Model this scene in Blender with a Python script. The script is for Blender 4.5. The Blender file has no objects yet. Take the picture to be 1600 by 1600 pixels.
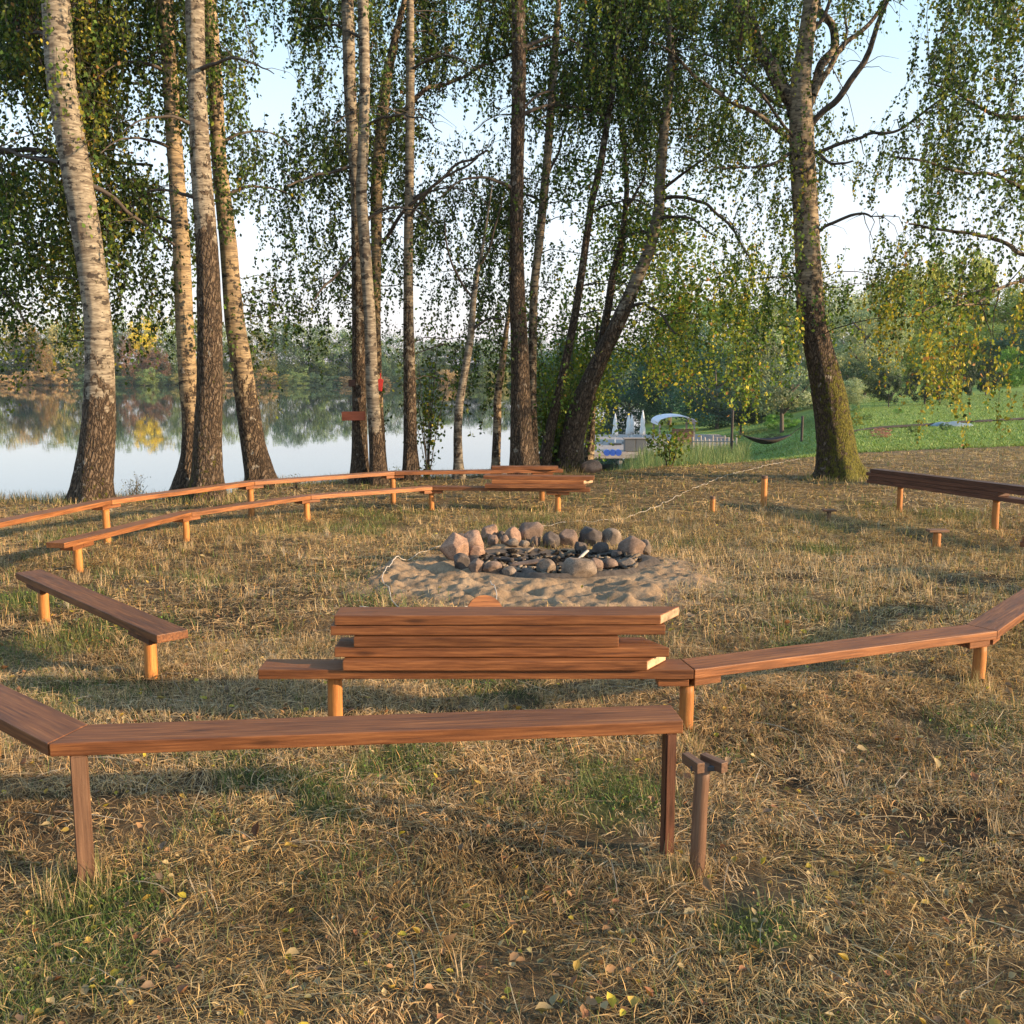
import bpy, bmesh, math, random
import numpy as np
from mathutils import Vector, Matrix

rng = np.random.default_rng(11)
random.seed(5)
R = math.radians
scene = bpy.context.scene
COL = scene.collection

# ------------------------------------------------------------------ camera
F = 1570.0                    # focal length in photo pixels (1600 wide)
PITCH = R(8.3)
CAM_H = 1.65
cam_d = bpy.data.cameras.new("camera")
cam = bpy.data.objects.new("camera", cam_d)
COL.objects.link(cam)
cam_d.sensor_width = 36.0
cam_d.lens = 36.0 * F / 1600.0
cam_d.clip_start = 0.05
cam_d.clip_end = 6000
cam.location = (0, 0, CAM_H)
cam.rotation_euler = (math.pi / 2 - PITCH, 0, 0)
scene.camera = cam

# ------------------------------------------------------------------ sky, sun, exposure
SUN_AZ = R(108)               # clockwise from +Y
SUN_EL = R(15)
world = bpy.data.worlds.new("World")
scene.world = world
world.use_nodes = True
wn = world.node_tree.nodes
wl = world.node_tree.links
bgn = wn["Background"]
sky = wn.new("ShaderNodeTexSky")
sky.sky_type = 'NISHITA'
sky.sun_disc = False
sky.sun_elevation = SUN_EL
sky.sun_rotation = SUN_AZ
sky.air_density = 1.0
sky.dust_density = 1.6
sky.ozone_density = 1.2
# thin milky morning air: the clear-sky colour is washed toward white near the horizon
tcw = wn.new("ShaderNodeTexCoord"); spx = wn.new("ShaderNodeSeparateXYZ")
wl.new(tcw.outputs["Generated"], spx.inputs[0])
rmp = wn.new("ShaderNodeValToRGB")
for e_, (p_, c_) in zip([rmp.color_ramp.elements[0], rmp.color_ramp.elements.new(.16), rmp.color_ramp.elements.new(.34), rmp.color_ramp.elements[-1]],
                        [(0, (.86, .79, .86)), (.16, (.78, .85, .94)), (.34, (.50, .76, .90)), (1, (.22, .42, .72))]):
    e_.position = p_; e_.color = (*c_, 1)
wl.new(spx.outputs[2], rmp.inputs[0])
sclw = wn.new("ShaderNodeVectorMath"); sclw.operation = 'SCALE'; sclw.inputs[3].default_value = 3.0
wl.new(rmp.outputs[0], sclw.inputs[0])
mxw = wn.new("ShaderNodeMix"); mxw.data_type = 'RGBA'; mxw.inputs[0].default_value = .78
wl.new(sky.outputs[0], mxw.inputs[6]); wl.new(sclw.outputs[0], mxw.inputs[7])
wl.new(mxw.outputs[2], bgn.inputs[0])
bgn.inputs[1].default_value = 0.15
sd = bpy.data.lights.new("sun", 'SUN')
sd.energy = 3.6
sd.angle = R(1.0)
sd.color = (1.0, 0.72, 0.43)
sun = bpy.data.objects.new("sun", sd)
COL.objects.link(sun)
sdir = Vector((math.sin(SUN_AZ) * math.cos(SUN_EL), math.cos(SUN_AZ) * math.cos(SUN_EL), math.sin(SUN_EL)))
sun.rotation_euler = sdir.to_track_quat('Z', 'Y').to_euler()
sun.location = (20, -8, 12)
scene.view_settings.view_transform = 'Standard'
scene.view_settings.look = 'None'
scene.view_settings.gamma = 1
scene.view_settings.exposure = 1.56
scene.cycles.max_bounces = 6
scene.cycles.diffuse_bounces = 3
scene.cycles.glossy_bounces = 3
scene.cycles.transmission_bounces = 3
scene.cycles.transparent_max_bounces = 6
scene.cycles.caustics_reflective = False
scene.cycles.caustics_refractive = False

# ------------------------------------------------------------------ noise
def h2(ix, iy, s):
    n = (ix.astype(np.int64) * 374761393 + iy.astype(np.int64) * 668265263 + s * 1442695041) & 0x7fffffff
    n = ((n ^ (n >> 13)) * 1274126177) & 0x7fffffff
    return ((n ^ (n >> 16)) & 0xffff) / 65535.0

def vn(x, y, s=0):
    x = np.asarray(x, float); y = np.asarray(y, float)
    ix = np.floor(x); iy = np.floor(y)
    fx = x - ix; fy = y - iy
    fx = fx * fx * (3 - 2 * fx); fy = fy * fy * (3 - 2 * fy)
    a = h2(ix, iy, s); b = h2(ix + 1, iy, s); c = h2(ix, iy + 1, s); d = h2(ix + 1, iy + 1, s)
    return (a + (b - a) * fx) * (1 - fy) + (c + (d - c) * fx) * fy

def fbm(x, y, s=0, o=3):
    t = 0; a = 0.5; n = 0
    for k in range(o):
        t = t + a * vn(x * 2 ** k + 17.3 * k, y * 2 ** k - 9.1 * k, s + k); n += a; a *= 0.5
    return t / n

def sstep(a, b, x):
    t = np.clip((np.asarray(x, float) - a) / (b - a), 0, 1)
    return t * t * (3 - 2 * t)

# ------------------------------------------------------------------ terrain height
ET = [-.6, -.51, -.38, -.29, -.262, -.235, -.21, -.16, -.06, .06, .13, .28, .345, .51, .8]
EY = [12.6, 13.6, 13.9, 14.0, 16.0, 16.3, 15.8, 16.8, 17.6, 18.3, 19.2, 21.5, 22.8, 25.5, 28]
LT = [.05, .09, .13, .2, .28, .345, .42, .51, .8]
L30 = [-6.5, -3.9, -2.5, -1.9, -1.15, -.68, -.62, -.60, -.55]
L60 = [-6.5, -4.6, -3.5, -3.2, -2.1, -1.0, -.85, -.68, -.3]
L90 = [-6.5, -5.5, -4.0, -3.3, -2.2, -1.0, -.65, .1, .8]

def edgeY(t):
    return np.interp(t, ET, EY)

def G0(x, y):
    """terrain without the fine bumps"""
    x = np.asarray(x, float); y = np.asarray(y, float)
    t = x / np.maximum(y, 5.0)
    e = edgeY(t)
    plat = -.02 * np.maximum(np.minimum(y, e) - 3, 0)
    s = np.maximum(y - e, 0)
    left = np.maximum(plat - (0.35 * s * s / (s + 1.2)) * 1.6, -6.5)
    a = np.clip((y - e) / np.maximum(30 - e, 2), 0, 1)
    z30 = np.interp(t, LT, L30); z60 = np.interp(t, LT, L60); z90 = np.interp(t, LT, L90)
    a = a * a * (3 - 2 * a) * .5 + a * .5
    right = plat + (z30 - plat) * a
    right = np.where(y > 30, z30 + (z60 - z30) * np.clip((y - 30) / 30, 0, 1), right)
    right = np.where(y > 60, z60 + (z90 - z60) * np.clip((y - 60) / 30, 0, 1), right)
    right = np.where((y > 90) & (t > .25), right + (y - 90) * .02 * sstep(.25, .4, t), right)
    w = sstep(.05, .10, t)
    z = left * (1 - w) + right * w
    far = sstep(290, 330, y + 12 * np.sin(x * .02)) * (y > 250)
    z = z + far * (8.5 * (z < -2))
    return z

PIT = (0.42, 8.75)
def sand_amt(x, y):
    dx = (np.asarray(x) - .24) / 1.50; dy = (np.asarray(y) - 8.25) / 1.42
    r = np.sqrt(dx * dx + dy * dy) + (fbm(np.asarray(x) * 2.2, np.asarray(y) * 2.2, 71) - .5) * .5 + (fbm(np.asarray(x) * 9, np.asarray(y) * 9, 72) - .5) * .22
    return 1 - sstep(.78, 1.06, r)

def G(x, y):
    x = np.asarray(x, float); y = np.asarray(y, float)
    z = G0(x, y)
    near = 1 - sstep(25, 40, np.hypot(x, y))
    z = z + near * ((fbm(x * .8, y * .8, 3) - .5) * .05 + (fbm(x * 3.1, y * 3.1, 5) - .5) * .035)
    z = z - .055 * np.exp(-((y - 3.0) / .55) ** 2) * (1 - .6 * sstep(.62, .85, x))
    r = np.hypot(x - PIT[0], y - PIT[1])
    sa = sand_amt(x, y)
    foot = (fbm(x * 5.0, y * 5.0, 31, 2) - .5) * .085 + (fbm(x * 12, y * 12, 33, 2) - .5) * .07
    z = z + sa * (.035 + foot * sstep(.7, 1.0, r)) - .07 * (1 - sstep(.45, .8, r))
    return z

def ray(px, py):
    u = (px - 800) / F; v = (py - 800) / F
    return np.array([u, math.cos(PITCH) - v * math.sin(PITCH), -math.sin(PITCH) - v * math.cos(PITCH)])

def at_y(px, py, Y):
    d = ray(px, py)
    k = Y / d[1]
    return np.array([d[0] * k, Y, CAM_H + d[2] * k])

def at_g(px, py, dz=0.0):
    """point where the pixel's ray meets the smooth terrain raised by dz"""
    d = ray(px, py); k = 1.0
    for i in range(4000):
        p = d * k
        if CAM_H + p[2] <= float(G0(p[0], p[1])) + dz:
            break
        k *= 1.003
    return np.array([p[0], p[1], CAM_H + p[2]])

def depth(p):
    return p[1] * math.cos(PITCH) - (p[2] - CAM_H) * math.sin(PITCH)

def gz(x, y):
    return float(G(x, y))

# ------------------------------------------------------------------ object helpers
def tag(o, label=None, cat=None, group=None, kind=None):
    if label: o["label"] = label
    if cat: o["category"] = cat
    if group: o["group"] = group
    if kind: o["kind"] = kind
    return o

def thing(name, loc, label, cat, group=None):
    o = bpy.data.objects.new(name, None)
    o.empty_display_size = .1
    COL.objects.link(o)
    o.location = tuple(loc)
    return tag(o, label, cat, group)

def mesh_np(name, V, Fq, mat, parent=None, pivot=(0, 0, 0), col=None, smooth=False, rotz=0.0, attrs=None):
    """V (n,3) world coords, Fq (m,k) faces all the same size"""
    V = np.asarray(V, np.float64); Fq = np.asarray(Fq, np.int32)
    pivot = np.array([float(c) for c in pivot])
    L = V - pivot
    if rotz:
        c, s = math.cos(-rotz), math.sin(-rotz)
        L = np.stack([L[:, 0] * c - L[:, 1] * s, L[:, 0] * s + L[:, 1] * c, L[:, 2]], 1)
    me = bpy.data.meshes.new(name)
    me.vertices.add(len(L)); me.vertices.foreach_set("co", L.astype(np.float32).ravel())
    k = Fq.shape[1]
    me.loops.add(Fq.size); me.loops.foreach_set("vertex_index", Fq.ravel())
    me.polygons.add(len(Fq))
    me.polygons.foreach_set("loop_start", np.arange(0, Fq.size, k, dtype=np.int32))
    me.update(calc_edges=True)
    if smooth:
        me.polygons.foreach_set("use_smooth", np.ones(len(Fq), bool))
    if col is not None:
        a = me.color_attributes.new("Col", 'FLOAT_COLOR', 'POINT')
        c4 = np.ones((len(L), 4), np.float32); c4[:, :3] = col
        a.data.foreach_set("color", c4.ravel())
    for an, av in (attrs or {}).items():
        a = me.attributes.new(an, 'FLOAT', 'POINT')
        a.data.foreach_set("value", np.asarray(av, np.float32))
    me.materials.append(mat)
    o = bpy.data.objects.new(name, me)
    COL.objects.link(o)
    pl = np.array(parent.location) if parent is not None else np.zeros(3)
    if parent is not None:
        # parents may be parts themselves: use their accumulated location
        q = parent.parent
        while q is not None:
            pl = pl + np.array(q.location); q = q.parent
        o.parent = parent
    o.location = tuple(pivot - pl)
    o.rotation_euler[2] = rotz
    return o

def bm_obj(name, bm, mats, parent=None, loc=(0, 0, 0), rot=(0, 0, 0), smooth=False):
    me = bpy.data.meshes.new(name)
    bmesh.ops.recalc_face_normals(bm, faces=bm.faces[:])
    if smooth:
        for f in bm.faces: f.smooth = True
    bm.to_mesh(me); bm.free()
    for m in (mats if isinstance(mats, (list, tuple)) else [mats]):
        me.materials.append(m)
    o = bpy.data.objects.new(name, me)
    COL.objects.link(o)
    pl = Vector((0, 0, 0))
    if parent is not None:
        q = parent
        while q is not None:
            pl = pl + q.location; q = q.parent
        o.parent = parent
    o.location = Vector([float(c) for c in loc]) - pl
    o.rotation_euler = rot
    return o

def copy_tree(o, parent=None):
    c = o.copy()
    COL.objects.link(c)
    c.parent = parent
    for ch in list(o.children):
        copy_tree(ch, c)
    return c

def tubes(P, Rr, sides=5, cap=False):
    """P (N,K,3), Rr (N,K) -> verts, quads"""
    P = np.asarray(P, float); Rr = np.asarray(Rr, float)
    N, K, _ = P.shape
    T = np.gradient(P, axis=1)
    T /= np.linalg.norm(T, axis=2, keepdims=True) + 1e-9
    ref = np.zeros_like(T); ref[..., 0] = 1.0
    par = np.abs(T[..., 0]) > .9
    ref[par] = (0, 1, 0)
    A = np.cross(T, ref); A /= np.linalg.norm(A, axis=2, keepdims=True) + 1e-9
    B = np.cross(T, A)
    th = np.arange(sides) * 2 * math.pi / sides
    V = P[:, :, None, :] + Rr[:, :, None, None] * (A[:, :, None, :] * np.cos(th)[None, None, :, None] + B[:, :, None, :] * np.sin(th)[None, None, :, None])
    idx = np.arange(N * K * sides).reshape(N, K, sides)
    a = idx[:, :-1, :]; b = np.roll(a, -1, axis=2); d = idx[:, 1:, :]; c = np.roll(d, -1, axis=2)
    Q = np.stack([a, b, c, d], -1).reshape(-1, 4)
    return V.reshape(-1, 3), Q

def resample(pts, rad, step):
    pts = np.asarray(pts, float); rad = np.asarray(rad, float)
    s = np.concatenate([[0], np.cumsum(np.linalg.norm(np.diff(pts, axis=0), axis=1))])
    n = max(3, int(s[-1] / step) + 1)
    q = np.linspace(0, s[-1], n)
    out = np.stack([np.interp(q, s, pts[:, i]) for i in range(3)], 1)
    r = np.interp(q, s, rad)
    m = max(1, int(.18 / step))
    if n > 4 * m:
        k = np.ones(2 * m + 1) / (2 * m + 1)
        for i in range(3):
            e = np.pad(out[:, i], m, mode='reflect', reflect_type='odd'); out[:, i] = np.convolve(e, k, 'valid')
        e = np.pad(r, m, mode='reflect', reflect_type='odd'); r = np.convolve(e, k, 'valid')
    return out, r, q

# ------------------------------------------------------------------ materials
def newmat(name):
    m = bpy.data.materials.new(name); m.use_nodes = True
    return m, m.node_tree.nodes, m.node_tree.links, m.node_tree.nodes["Principled BSDF"]

def N(nodes, typ, **kw):
    n = nodes.new(typ)
    for k, v in kw.items():
        setattr(n, k, v)
    return n

def ramp(nodes, links, src, stops):
    r = nodes.new("ShaderNodeValToRGB")
    els = r.color_ramp.elements
    while len(els) < len(stops): els.new(.5)
    for e, (p, c) in zip(els, stops):
        e.position = p; e.color = (*c, 1) if len(c) == 3 else c
    links.new(src, r.inputs[0])
    return r.outputs[0]

def noise(nodes, links, vec, scale, detail=3, rough=.55, dim='3D'):
    n = nodes.new("ShaderNodeTexNoise")
    n.inputs["Scale"].default_value = scale
    n.inputs["Detail"].default_value = detail
    n.inputs["Roughness"].default_value = rough
    if vec is not None: links.new(vec, n.inputs["Vector"])
    return n.outputs["Fac"]

def mapping(nodes, links, vec, scale=(1, 1, 1), loc=None):
    m = nodes.new("ShaderNodeMapping")
    m.inputs["Scale"].default_value = scale
    links.new(vec, m.inputs["Vector"])
    if loc is not None: links.new(loc, m.inputs["Location"])
    return m.outputs[0]

def mixc(nodes, links, fac, a, b, mode='MIX'):
    m = nodes.new("ShaderNodeMix"); m.data_type = 'RGBA'; m.blend_type = mode
    for sock, v in ((m.inputs[0], fac), (m.inputs[6], a), (m.inputs[7], b)):
        if isinstance(v, (int, float)): sock.default_value = v
        elif isinstance(v, tuple): sock.default_value = (*v, 1) if len(v) == 3 else v
        else: links.new(v, sock)
    return m.outputs[2]

def mth(nodes, links, op, a, b=0.0, clamp=False):
    m = nodes.new("ShaderNodeMath"); m.operation = op; m.use_clamp = clamp
    for sock, v in ((m.inputs[0], a), (m.inputs[1], b)):
        if isinstance(v, (int, float)): sock.default_value = v
        else: links.new(v, sock)
    return m.outputs[0]

def bump(nodes, links, bsdf, h, strength=.4, dist=.01):
    b = nodes.new("ShaderNodeBump")
    b.inputs["Strength"].default_value = strength
    b.inputs["Distance"].default_value = dist
    links.new(h, b.inputs["Height"])
    links.new(b.outputs[0], bsdf.inputs["Normal"])

def objco(nodes):
    return nodes.new("ShaderNodeTexCoord").outputs["Object"]

def rand_off(nodes, links):
    oi = nodes.new("ShaderNodeObjectInfo")
    return oi.outputs["Random"], mth(nodes, links, 'MULTIPLY', oi.outputs["Random"], 37.0)

def wood_mat(name, base, dark, light, rough=.5, grain=1.0):
    m, n, l, b = newmat(name)
    rnd, off = rand_off(n, l)
    co = mapping(n, l, objco(n), (1.6, 34, 34), off)
    g = noise(n, l, co, 2.4, 6, .66)
    co2 = mapping(n, l, objco(n), (.9, 9, 9), off)
    g2 = noise(n, l, co2, 2.0, 5, .6)
    c = ramp(n, l, g, [(.25, dark), (.5, base), (.78, light)])
    c2 = ramp(n, l, g2, [(.32, (.6, .57, .56)), (.5, (.97, .95, .94)), (.7, (1.18, 1.18, 1.14))])
    c = mixc(n, l, 1.0, c, c2, 'MULTIPLY')
    # knots
    kc = mapping(n, l, objco(n), (2.3, 9, 9), off)
    v = n.new("ShaderNodeTexVoronoi"); v.inputs["Scale"].default_value = 1.0
    l.new(kc, v.inputs["Vector"])
    kn = ramp(n, l, v.outputs["Distance"], [(.05, (1, 1, 1)), (.15, (0, 0, 0))])
    c = mixc(n, l, mth(n, l, 'MULTIPLY', kn, .6), c, tuple(x * .35 for x in dark))
    vr = n.new("ShaderNodeMapRange"); vr.inputs[3].default_value = .8; vr.inputs[4].default_value = 1.18
    l.new(rnd, vr.inputs[0])
    hs = n.new("ShaderNodeHueSaturation"); l.new(c, hs.inputs["Color"]); l.new(vr.outputs[0], hs.inputs["Value"])
    l.new(hs.outputs[0], b.inputs["Base Color"])
    rr = n.new("ShaderNodeMapRange"); rr.inputs[3].default_value = rough - .1; rr.inputs[4].default_value = rough + .2
    l.new(g2, rr.inputs[0]); l.new(rr.outputs[0], b.inputs["Roughness"])
    b.inputs["Specular IOR Level"].default_value = .35
    bump(n, l, b, g, .35, .004)
    return m

M = {}
M['board'] = wood_mat("stained_board", (.190, .071, .026), (.055, .020, .010), (.37, .155, .055), .5)
M['board_dark'] = wood_mat("dark_and_shaded_board", (.095, .038, .022), (.04, .016, .010), (.16, .065, .034), .5)  # darker copy; on the bench by the mossy birch it paints in shade
M['board_light'] = wood_mat("light_and_sunlit_board", (.26, .10, .034), (.10, .038, .016), (.43, .19, .068), .5)  # lighter copy; on the far benches it paints in sunlight
M['endcut'] = wood_mat("raw_end_grain", (.36, .27, .17), (.23, .165, .10), (.46, .36, .25), .7)
M['post'] = wood_mat("round_post", (.42, .17, .045), (.22, .08, .022), (.55, .25, .07), .55)
M['post_dark'] = wood_mat("brown_post", (.155, .085, .052), (.07, .036, .024), (.25, .14, .085), .5)
M['grey_deck'] = wood_mat("weathered_deck", (.30, .27, .26), (.18, .16, .15), (.42, .39, .37), .7)
M['red_board'] = wood_mat("red_brown_board", (.33, .085, .04), (.2, .05, .02), (.45, .13, .06), .6)

def flat_mat(name, color, rough=.6, var=.15, scale=12, bstr=.2, metallic=0):
    m, n, l, b = newmat(name)
    g = noise(n, l, objco(n), scale, 4, .6)
    lo = tuple(x * (1 - var) for x in color); hi = tuple(min(1, x * (1 + var)) for x in color)
    l.new(ramp(n, l, g, [(.3, lo), (.7, hi)]), b.inputs["Base Color"])
    b.inputs["Roughness"].default_value = rough
    b.inputs["Metallic"].default_value = metallic
    bump(n, l, b, g, bstr, .005)
    return m

M['fabric_white'] = flat_mat("white_canvas", (.78, .78, .78), .8)
M['metal_dark'] = flat_mat("dark_metal", (.05, .05, .055), .45)
M['cabinet'] = flat_mat("grey_cabinet", (.10, .105, .12), .5)
M['blue'] = flat_mat("blue_plastic", (.03, .09, .42), .4)
M['roof'] = flat_mat("pale_roof", (.62, .62, .72), .5)
M['cable'] = flat_mat("pale_cable", (.42, .37, .32), .6)
M['ash'] = flat_mat("ash", (.065, .05, .04), .95, .5, 25, .6)
M['hammock'] = flat_mat("hammock_cloth", (.045, .035, .03), .9)
M['red'] = flat_mat("red_paint", (.55, .035, .02), .5)
M['edging'] = flat_mat("dark_edging", (.02, .018, .02), .9)

# leaf material: colour from the mesh's own vertex colours, times object colour
def leaf_mat(name, use_obj=False, trans=.38, rough=.55):
    m, n, l, b = newmat(name)
    at = n.new("ShaderNodeAttribute"); at.attribute_name = "Col"
    c = at.outputs["Color"]
    if use_obj:
        oi = n.new("ShaderNodeObjectInfo")
        c = mixc(n, l, 1.0, c, oi.outputs["Color"], 'MULTIPLY')
    l.new(c, b.inputs["Base Color"])
    b.inputs["Roughness"].default_value = rough
    b.inputs["Specular IOR Level"].default_value = .25
    tr = n.new("ShaderNodeBsdfTranslucent")
    l.new(mixc(n, l, 1.0, c, (1.25, 1.2, .6), 'MULTIPLY'), tr.inputs[0])
    mx = n.new("ShaderNodeMixShader"); mx.inputs[0].default_value = trans
    l.new(b.outputs[0], mx.inputs[1]); l.new(tr.outputs[0], mx.inputs[2])
    l.new(mx.outputs[0], n["Material Output"].inputs[0])
    return m
M['leaf'] = leaf_mat("leaf")
M['leaf_far'] = leaf_mat("distant_leaf", True, .3)
M['blade'] = leaf_mat("grass_blade", False, .22, .6)
M['twig'] = flat_mat("twig_bark", (.045, .034, .028), .8, .3, 20)
M['limb'] = flat_mat("limb_bark", (.060, .045, .034), .8, .45, 14, .6)
M['far_trunk'] = flat_mat("distant_trunk", (.10, .08, .065), .85, .3, 3)

def bark_mat():
    m, n, l, b = newmat("birch_bark")
    co = objco(n)
    _, off = rand_off(n, l)
    ra = n.new("ShaderNodeAttribute"); ra.attribute_name = "rough"
    mo = n.new("ShaderNodeAttribute"); mo.attribute_name = "moss"
    tn = n.new("ShaderNodeAttribute"); tn.attribute_name = "tint"
    # smooth white bark
    w = noise(n, l, mapping(n, l, co, (5, 5, 14), off), 1.6, 5, .6)
    wc = ramp(n, l, w, [(.25, (.095, .078, .058)), (.42, (.19, .158, .118)), (.6, (.285, .245, .185)), (.8, (.39, .35, .28))])
    wc = mixc(n, l, tn.outputs["Fac"], wc, (.36, .235, .10), 'MIX')  # golden tone; on some trunks it paints in warm sunlight
    # lenticels : thin dashes
    le = noise(n, l, mapping(n, l, co, (7, 7, 70), off), 1.0, 2, .5)
    lm = ramp(n, l, le, [(.55, (0, 0, 0)), (.63, (1, 1, 1))])
    wc = mixc(n, l, mth(n, l, 'MULTIPLY', lm, .75), wc, (.085, .065, .05))
    # bands and scars
    bd = noise(n, l, mapping(n, l, co, (2.2, 2.2, 15), off), 1.0, 4, .6)
    bm_ = ramp(n, l, bd, [(.53, (0, 0, 0)), (.575, (1, 1, 1))])
    wc = mixc(n, l, mth(n, l, 'MULTIPLY', bm_, .62), wc, (.085, .062, .045))
    b2 = noise(n, l, mapping(n, l, co, (6.5, 6.5, 11), off), 1.0, 5, .62)
    b2m = ramp(n, l, b2, [(.565, (0, 0, 0)), (.60, (1, 1, 1))])
    wc = mixc(n, l, mth(n, l, 'MULTIPLY', b2m, .92), wc, (.035, .027, .022))
    # rough fissured bark
    vc = n.new("ShaderNodeTexVoronoi"); vc.feature = 'DISTANCE_TO_EDGE'; vc.inputs["Scale"].default_value = 1.0
    wob = noise(n, l, mapping(n, l, co, (12, 12, 5), off), 1.0, 4, .6)
    wv = n.new("ShaderNodeVectorMath"); wv.operation = 'ADD'
    l.new(mapping(n, l, co, (24, 24, 8.5), off), wv.inputs[0]); 
    sc = n.new("ShaderNodeVectorMath"); sc.operation = 'SCALE'; sc.inputs[3].default_value = 3.4
    cmb = n.new("ShaderNodeCombineXYZ"); l.new(wob, cmb.inputs[0]); l.new(wob, cmb.inputs[1]); l.new(wob, cmb.inputs[2])
    l.new(cmb.outputs[0], sc.inputs[0]); l.new(sc.outputs[0], wv.inputs[1])
    l.new(wv.outputs[0], vc.inputs["Vector"])
    fine = noise(n, l, mapping(n, l, co, (45, 45, 16), off), 1.0, 4, .65)
    rc = ramp(n, l, vc.outputs["Distance"], [(.02, (.028, .021, .016)), (.16, (.115, .082, .056)), (.5, (.19, .145, .105))])
    rc = mixc(n, l, .6, rc, ramp(n, l, fine, [(.3, (.45, .42, .4)), (.7, (1.3, 1.25, 1.2))]), 'MULTIPLY')
    # pale flakes on the rough bark
    fl = noise(n, l, mapping(n, l, co, (9, 9, 7), off), 1.0, 4, .6)
    rc = mixc(n, l, ramp(n, l, fl, [(.64, (0, 0, 0)), (.69, (.55, .55, .55))]), rc, (.42, .38, .32))
    # transition
    tf = mth(n, l, 'ADD', ra.outputs["Fac"], mth(n, l, 'MULTIPLY', mth(n, l, 'SUBTRACT', fl, .5), 1.7))
    tm = ramp(n, l, tf, [(.46, (0, 0, 0)), (.54, (1, 1, 1))])
    c = mixc(n, l, tm, wc, rc)
    # moss
    mn = noise(n, l, mapping(n, l, co, (17, 17, 13), off), 1.0, 6, .72)
    mf = ramp(n, l, mth(n, l, 'ADD', mo.outputs["Fac"], mth(n, l, 'MULTIPLY', mth(n, l, 'SUBTRACT', mn, .5), 3.2)), [(.45, (0, 0, 0)), (.6, (1, 1, 1))])
    mc = ramp(n, l, noise(n, l, co, 30, 3), [(.3, (.045, .05, .010)), (.7, (.17, .15, .025))])
    c = mixc(n, l, mf, c, mc)
    l.new(c, b.inputs["Base Color"])
    b.inputs["Roughness"].default_value = .8
    b.inputs["Specular IOR Level"].default_value = .2
    hh = mth(n, l, 'MULTIPLY', mth(n, l, 'MINIMUM', vc.outputs["Distance"], .3), 3.0)
    hh = mth(n, l, 'ADD', hh, mth(n, l, 'MULTIPLY', fine, .35))
    hh = mth(n, l, 'MULTIPLY', hh, tm)
    hh = mth(n, l, 'ADD', hh, mth(n, l, 'MULTIPLY', le, -.12))
    hh = mth(n, l, 'ADD', hh, mth(n, l, 'MULTIPLY', mth(n, l, 'MULTIPLY', mf, mn), 1.6))
    bump(n, l, b, hh, 1.0, .022)
    return m
M['bark'] = bark_mat()

def ground_mat():
    m, n, l, b = newmat("ground")
    co = objco(n)
    at = n.new("ShaderNodeAttribute"); at.attribute_name = "Col"
    f = noise(n, l, co, 45, 5, .7)
    f2 = noise(n, l, mapping(n, l, co, (60, 190, 1)), 1.0, 3, .7)
    k = ramp(n, l, f, [(.25, (.45, .42, .40)), (.75, (1.45, 1.45, 1.45))])
    k2 = ramp(n, l, f2, [(.3, (.7, .7, .7)), (.75, (1.3, 1.3, 1.25))])
    c = mixc(n, l, 1.0, at.outputs["Color"], k, 'MULTIPLY')
    c = mixc(n, l, 1.0, c, k2, 'MULTIPLY')
    l.new(c, b.inputs["Base Color"])
    b.inputs["Roughness"].default_value = .95
    b.inputs["Specular IOR Level"].default_value = .1
    bump(n, l, b, mth(n, l, 'ADD', f, f2), .6, .02)
    return m
M['ground'] = ground_mat()

def sand_mat():
    m, n, l, b = newmat("sand")
    co = objco(n)
    f = noise(n, l, co, 7, 5, .6)
    f2 = noise(n, l, co, 160, 3, .7)
    c = ramp(n, l, f, [(.25, (.16, .108, .066)), (.5, (.27, .19, .122)), (.75, (.36, .26, .17))])
    c = mixc(n, l, 1.0, c, ramp(n, l, f2, [(.3, (.75, .74, .72)), (.7, (1.15, 1.15, 1.15))]), 'MULTIPLY')
    l.new(c, b.inputs["Base Color"]); b.inputs["Roughness"].default_value = .95
    b.inputs["Specular IOR Level"].default_value = .15
    bump(n, l, b, mth(n, l, 'ADD', f2, mth(n, l, 'MULTIPLY', noise(n, l, co, 35, 3), 2.0)), .6, .012)
    return m
M['sand'] = sand_mat()

def stone_mat(name, base, dark, light):
    m, n, l, b = newmat(name)
    rnd, off = rand_off(n, l)
    co = objco(n)
    f = noise(n, l, mapping(n, l, co, (9, 9, 9), off), 1.0, 5, .65)
    s = noise(n, l, mapping(n, l, co, (110, 110, 110), off), 1.0, 2, .6)
    c = ramp(n, l, f, [(.28, dark), (.5, base), (.74, light)])
    c = mixc(n, l, 1.0, c, ramp(n, l, s, [(.3, (.6, .6, .6)), (.5, (1, 1, 1)), (.7, (1.4, 1.4, 1.4))]), 'MULTIPLY')
    l.new(c, b.inputs["Base Color"]); b.inputs["Roughness"].default_value = .85
    bump(n, l, b, mth(n, l, 'ADD', f, mth(n, l, 'MULTIPLY', s, .3)), .5, .012)
    return m
M['st_pink'] = stone_mat("pink_granite", (.26, .155, .105), (.12, .078, .055), (.38, .25, .175))
M['st_grey'] = stone_mat("grey_stone", (.15, .112, .084), (.07, .052, .04), (.25, .195, .15))
M['st_dark'] = stone_mat("sooty_stone", (.06, .046, .040), (.022, .018, .017), (.14, .11, .095))
M['st_brown'] = stone_mat("brown_stone", (.15, .098, .072), (.07, .048, .036), (.24, .165, .122))

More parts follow.
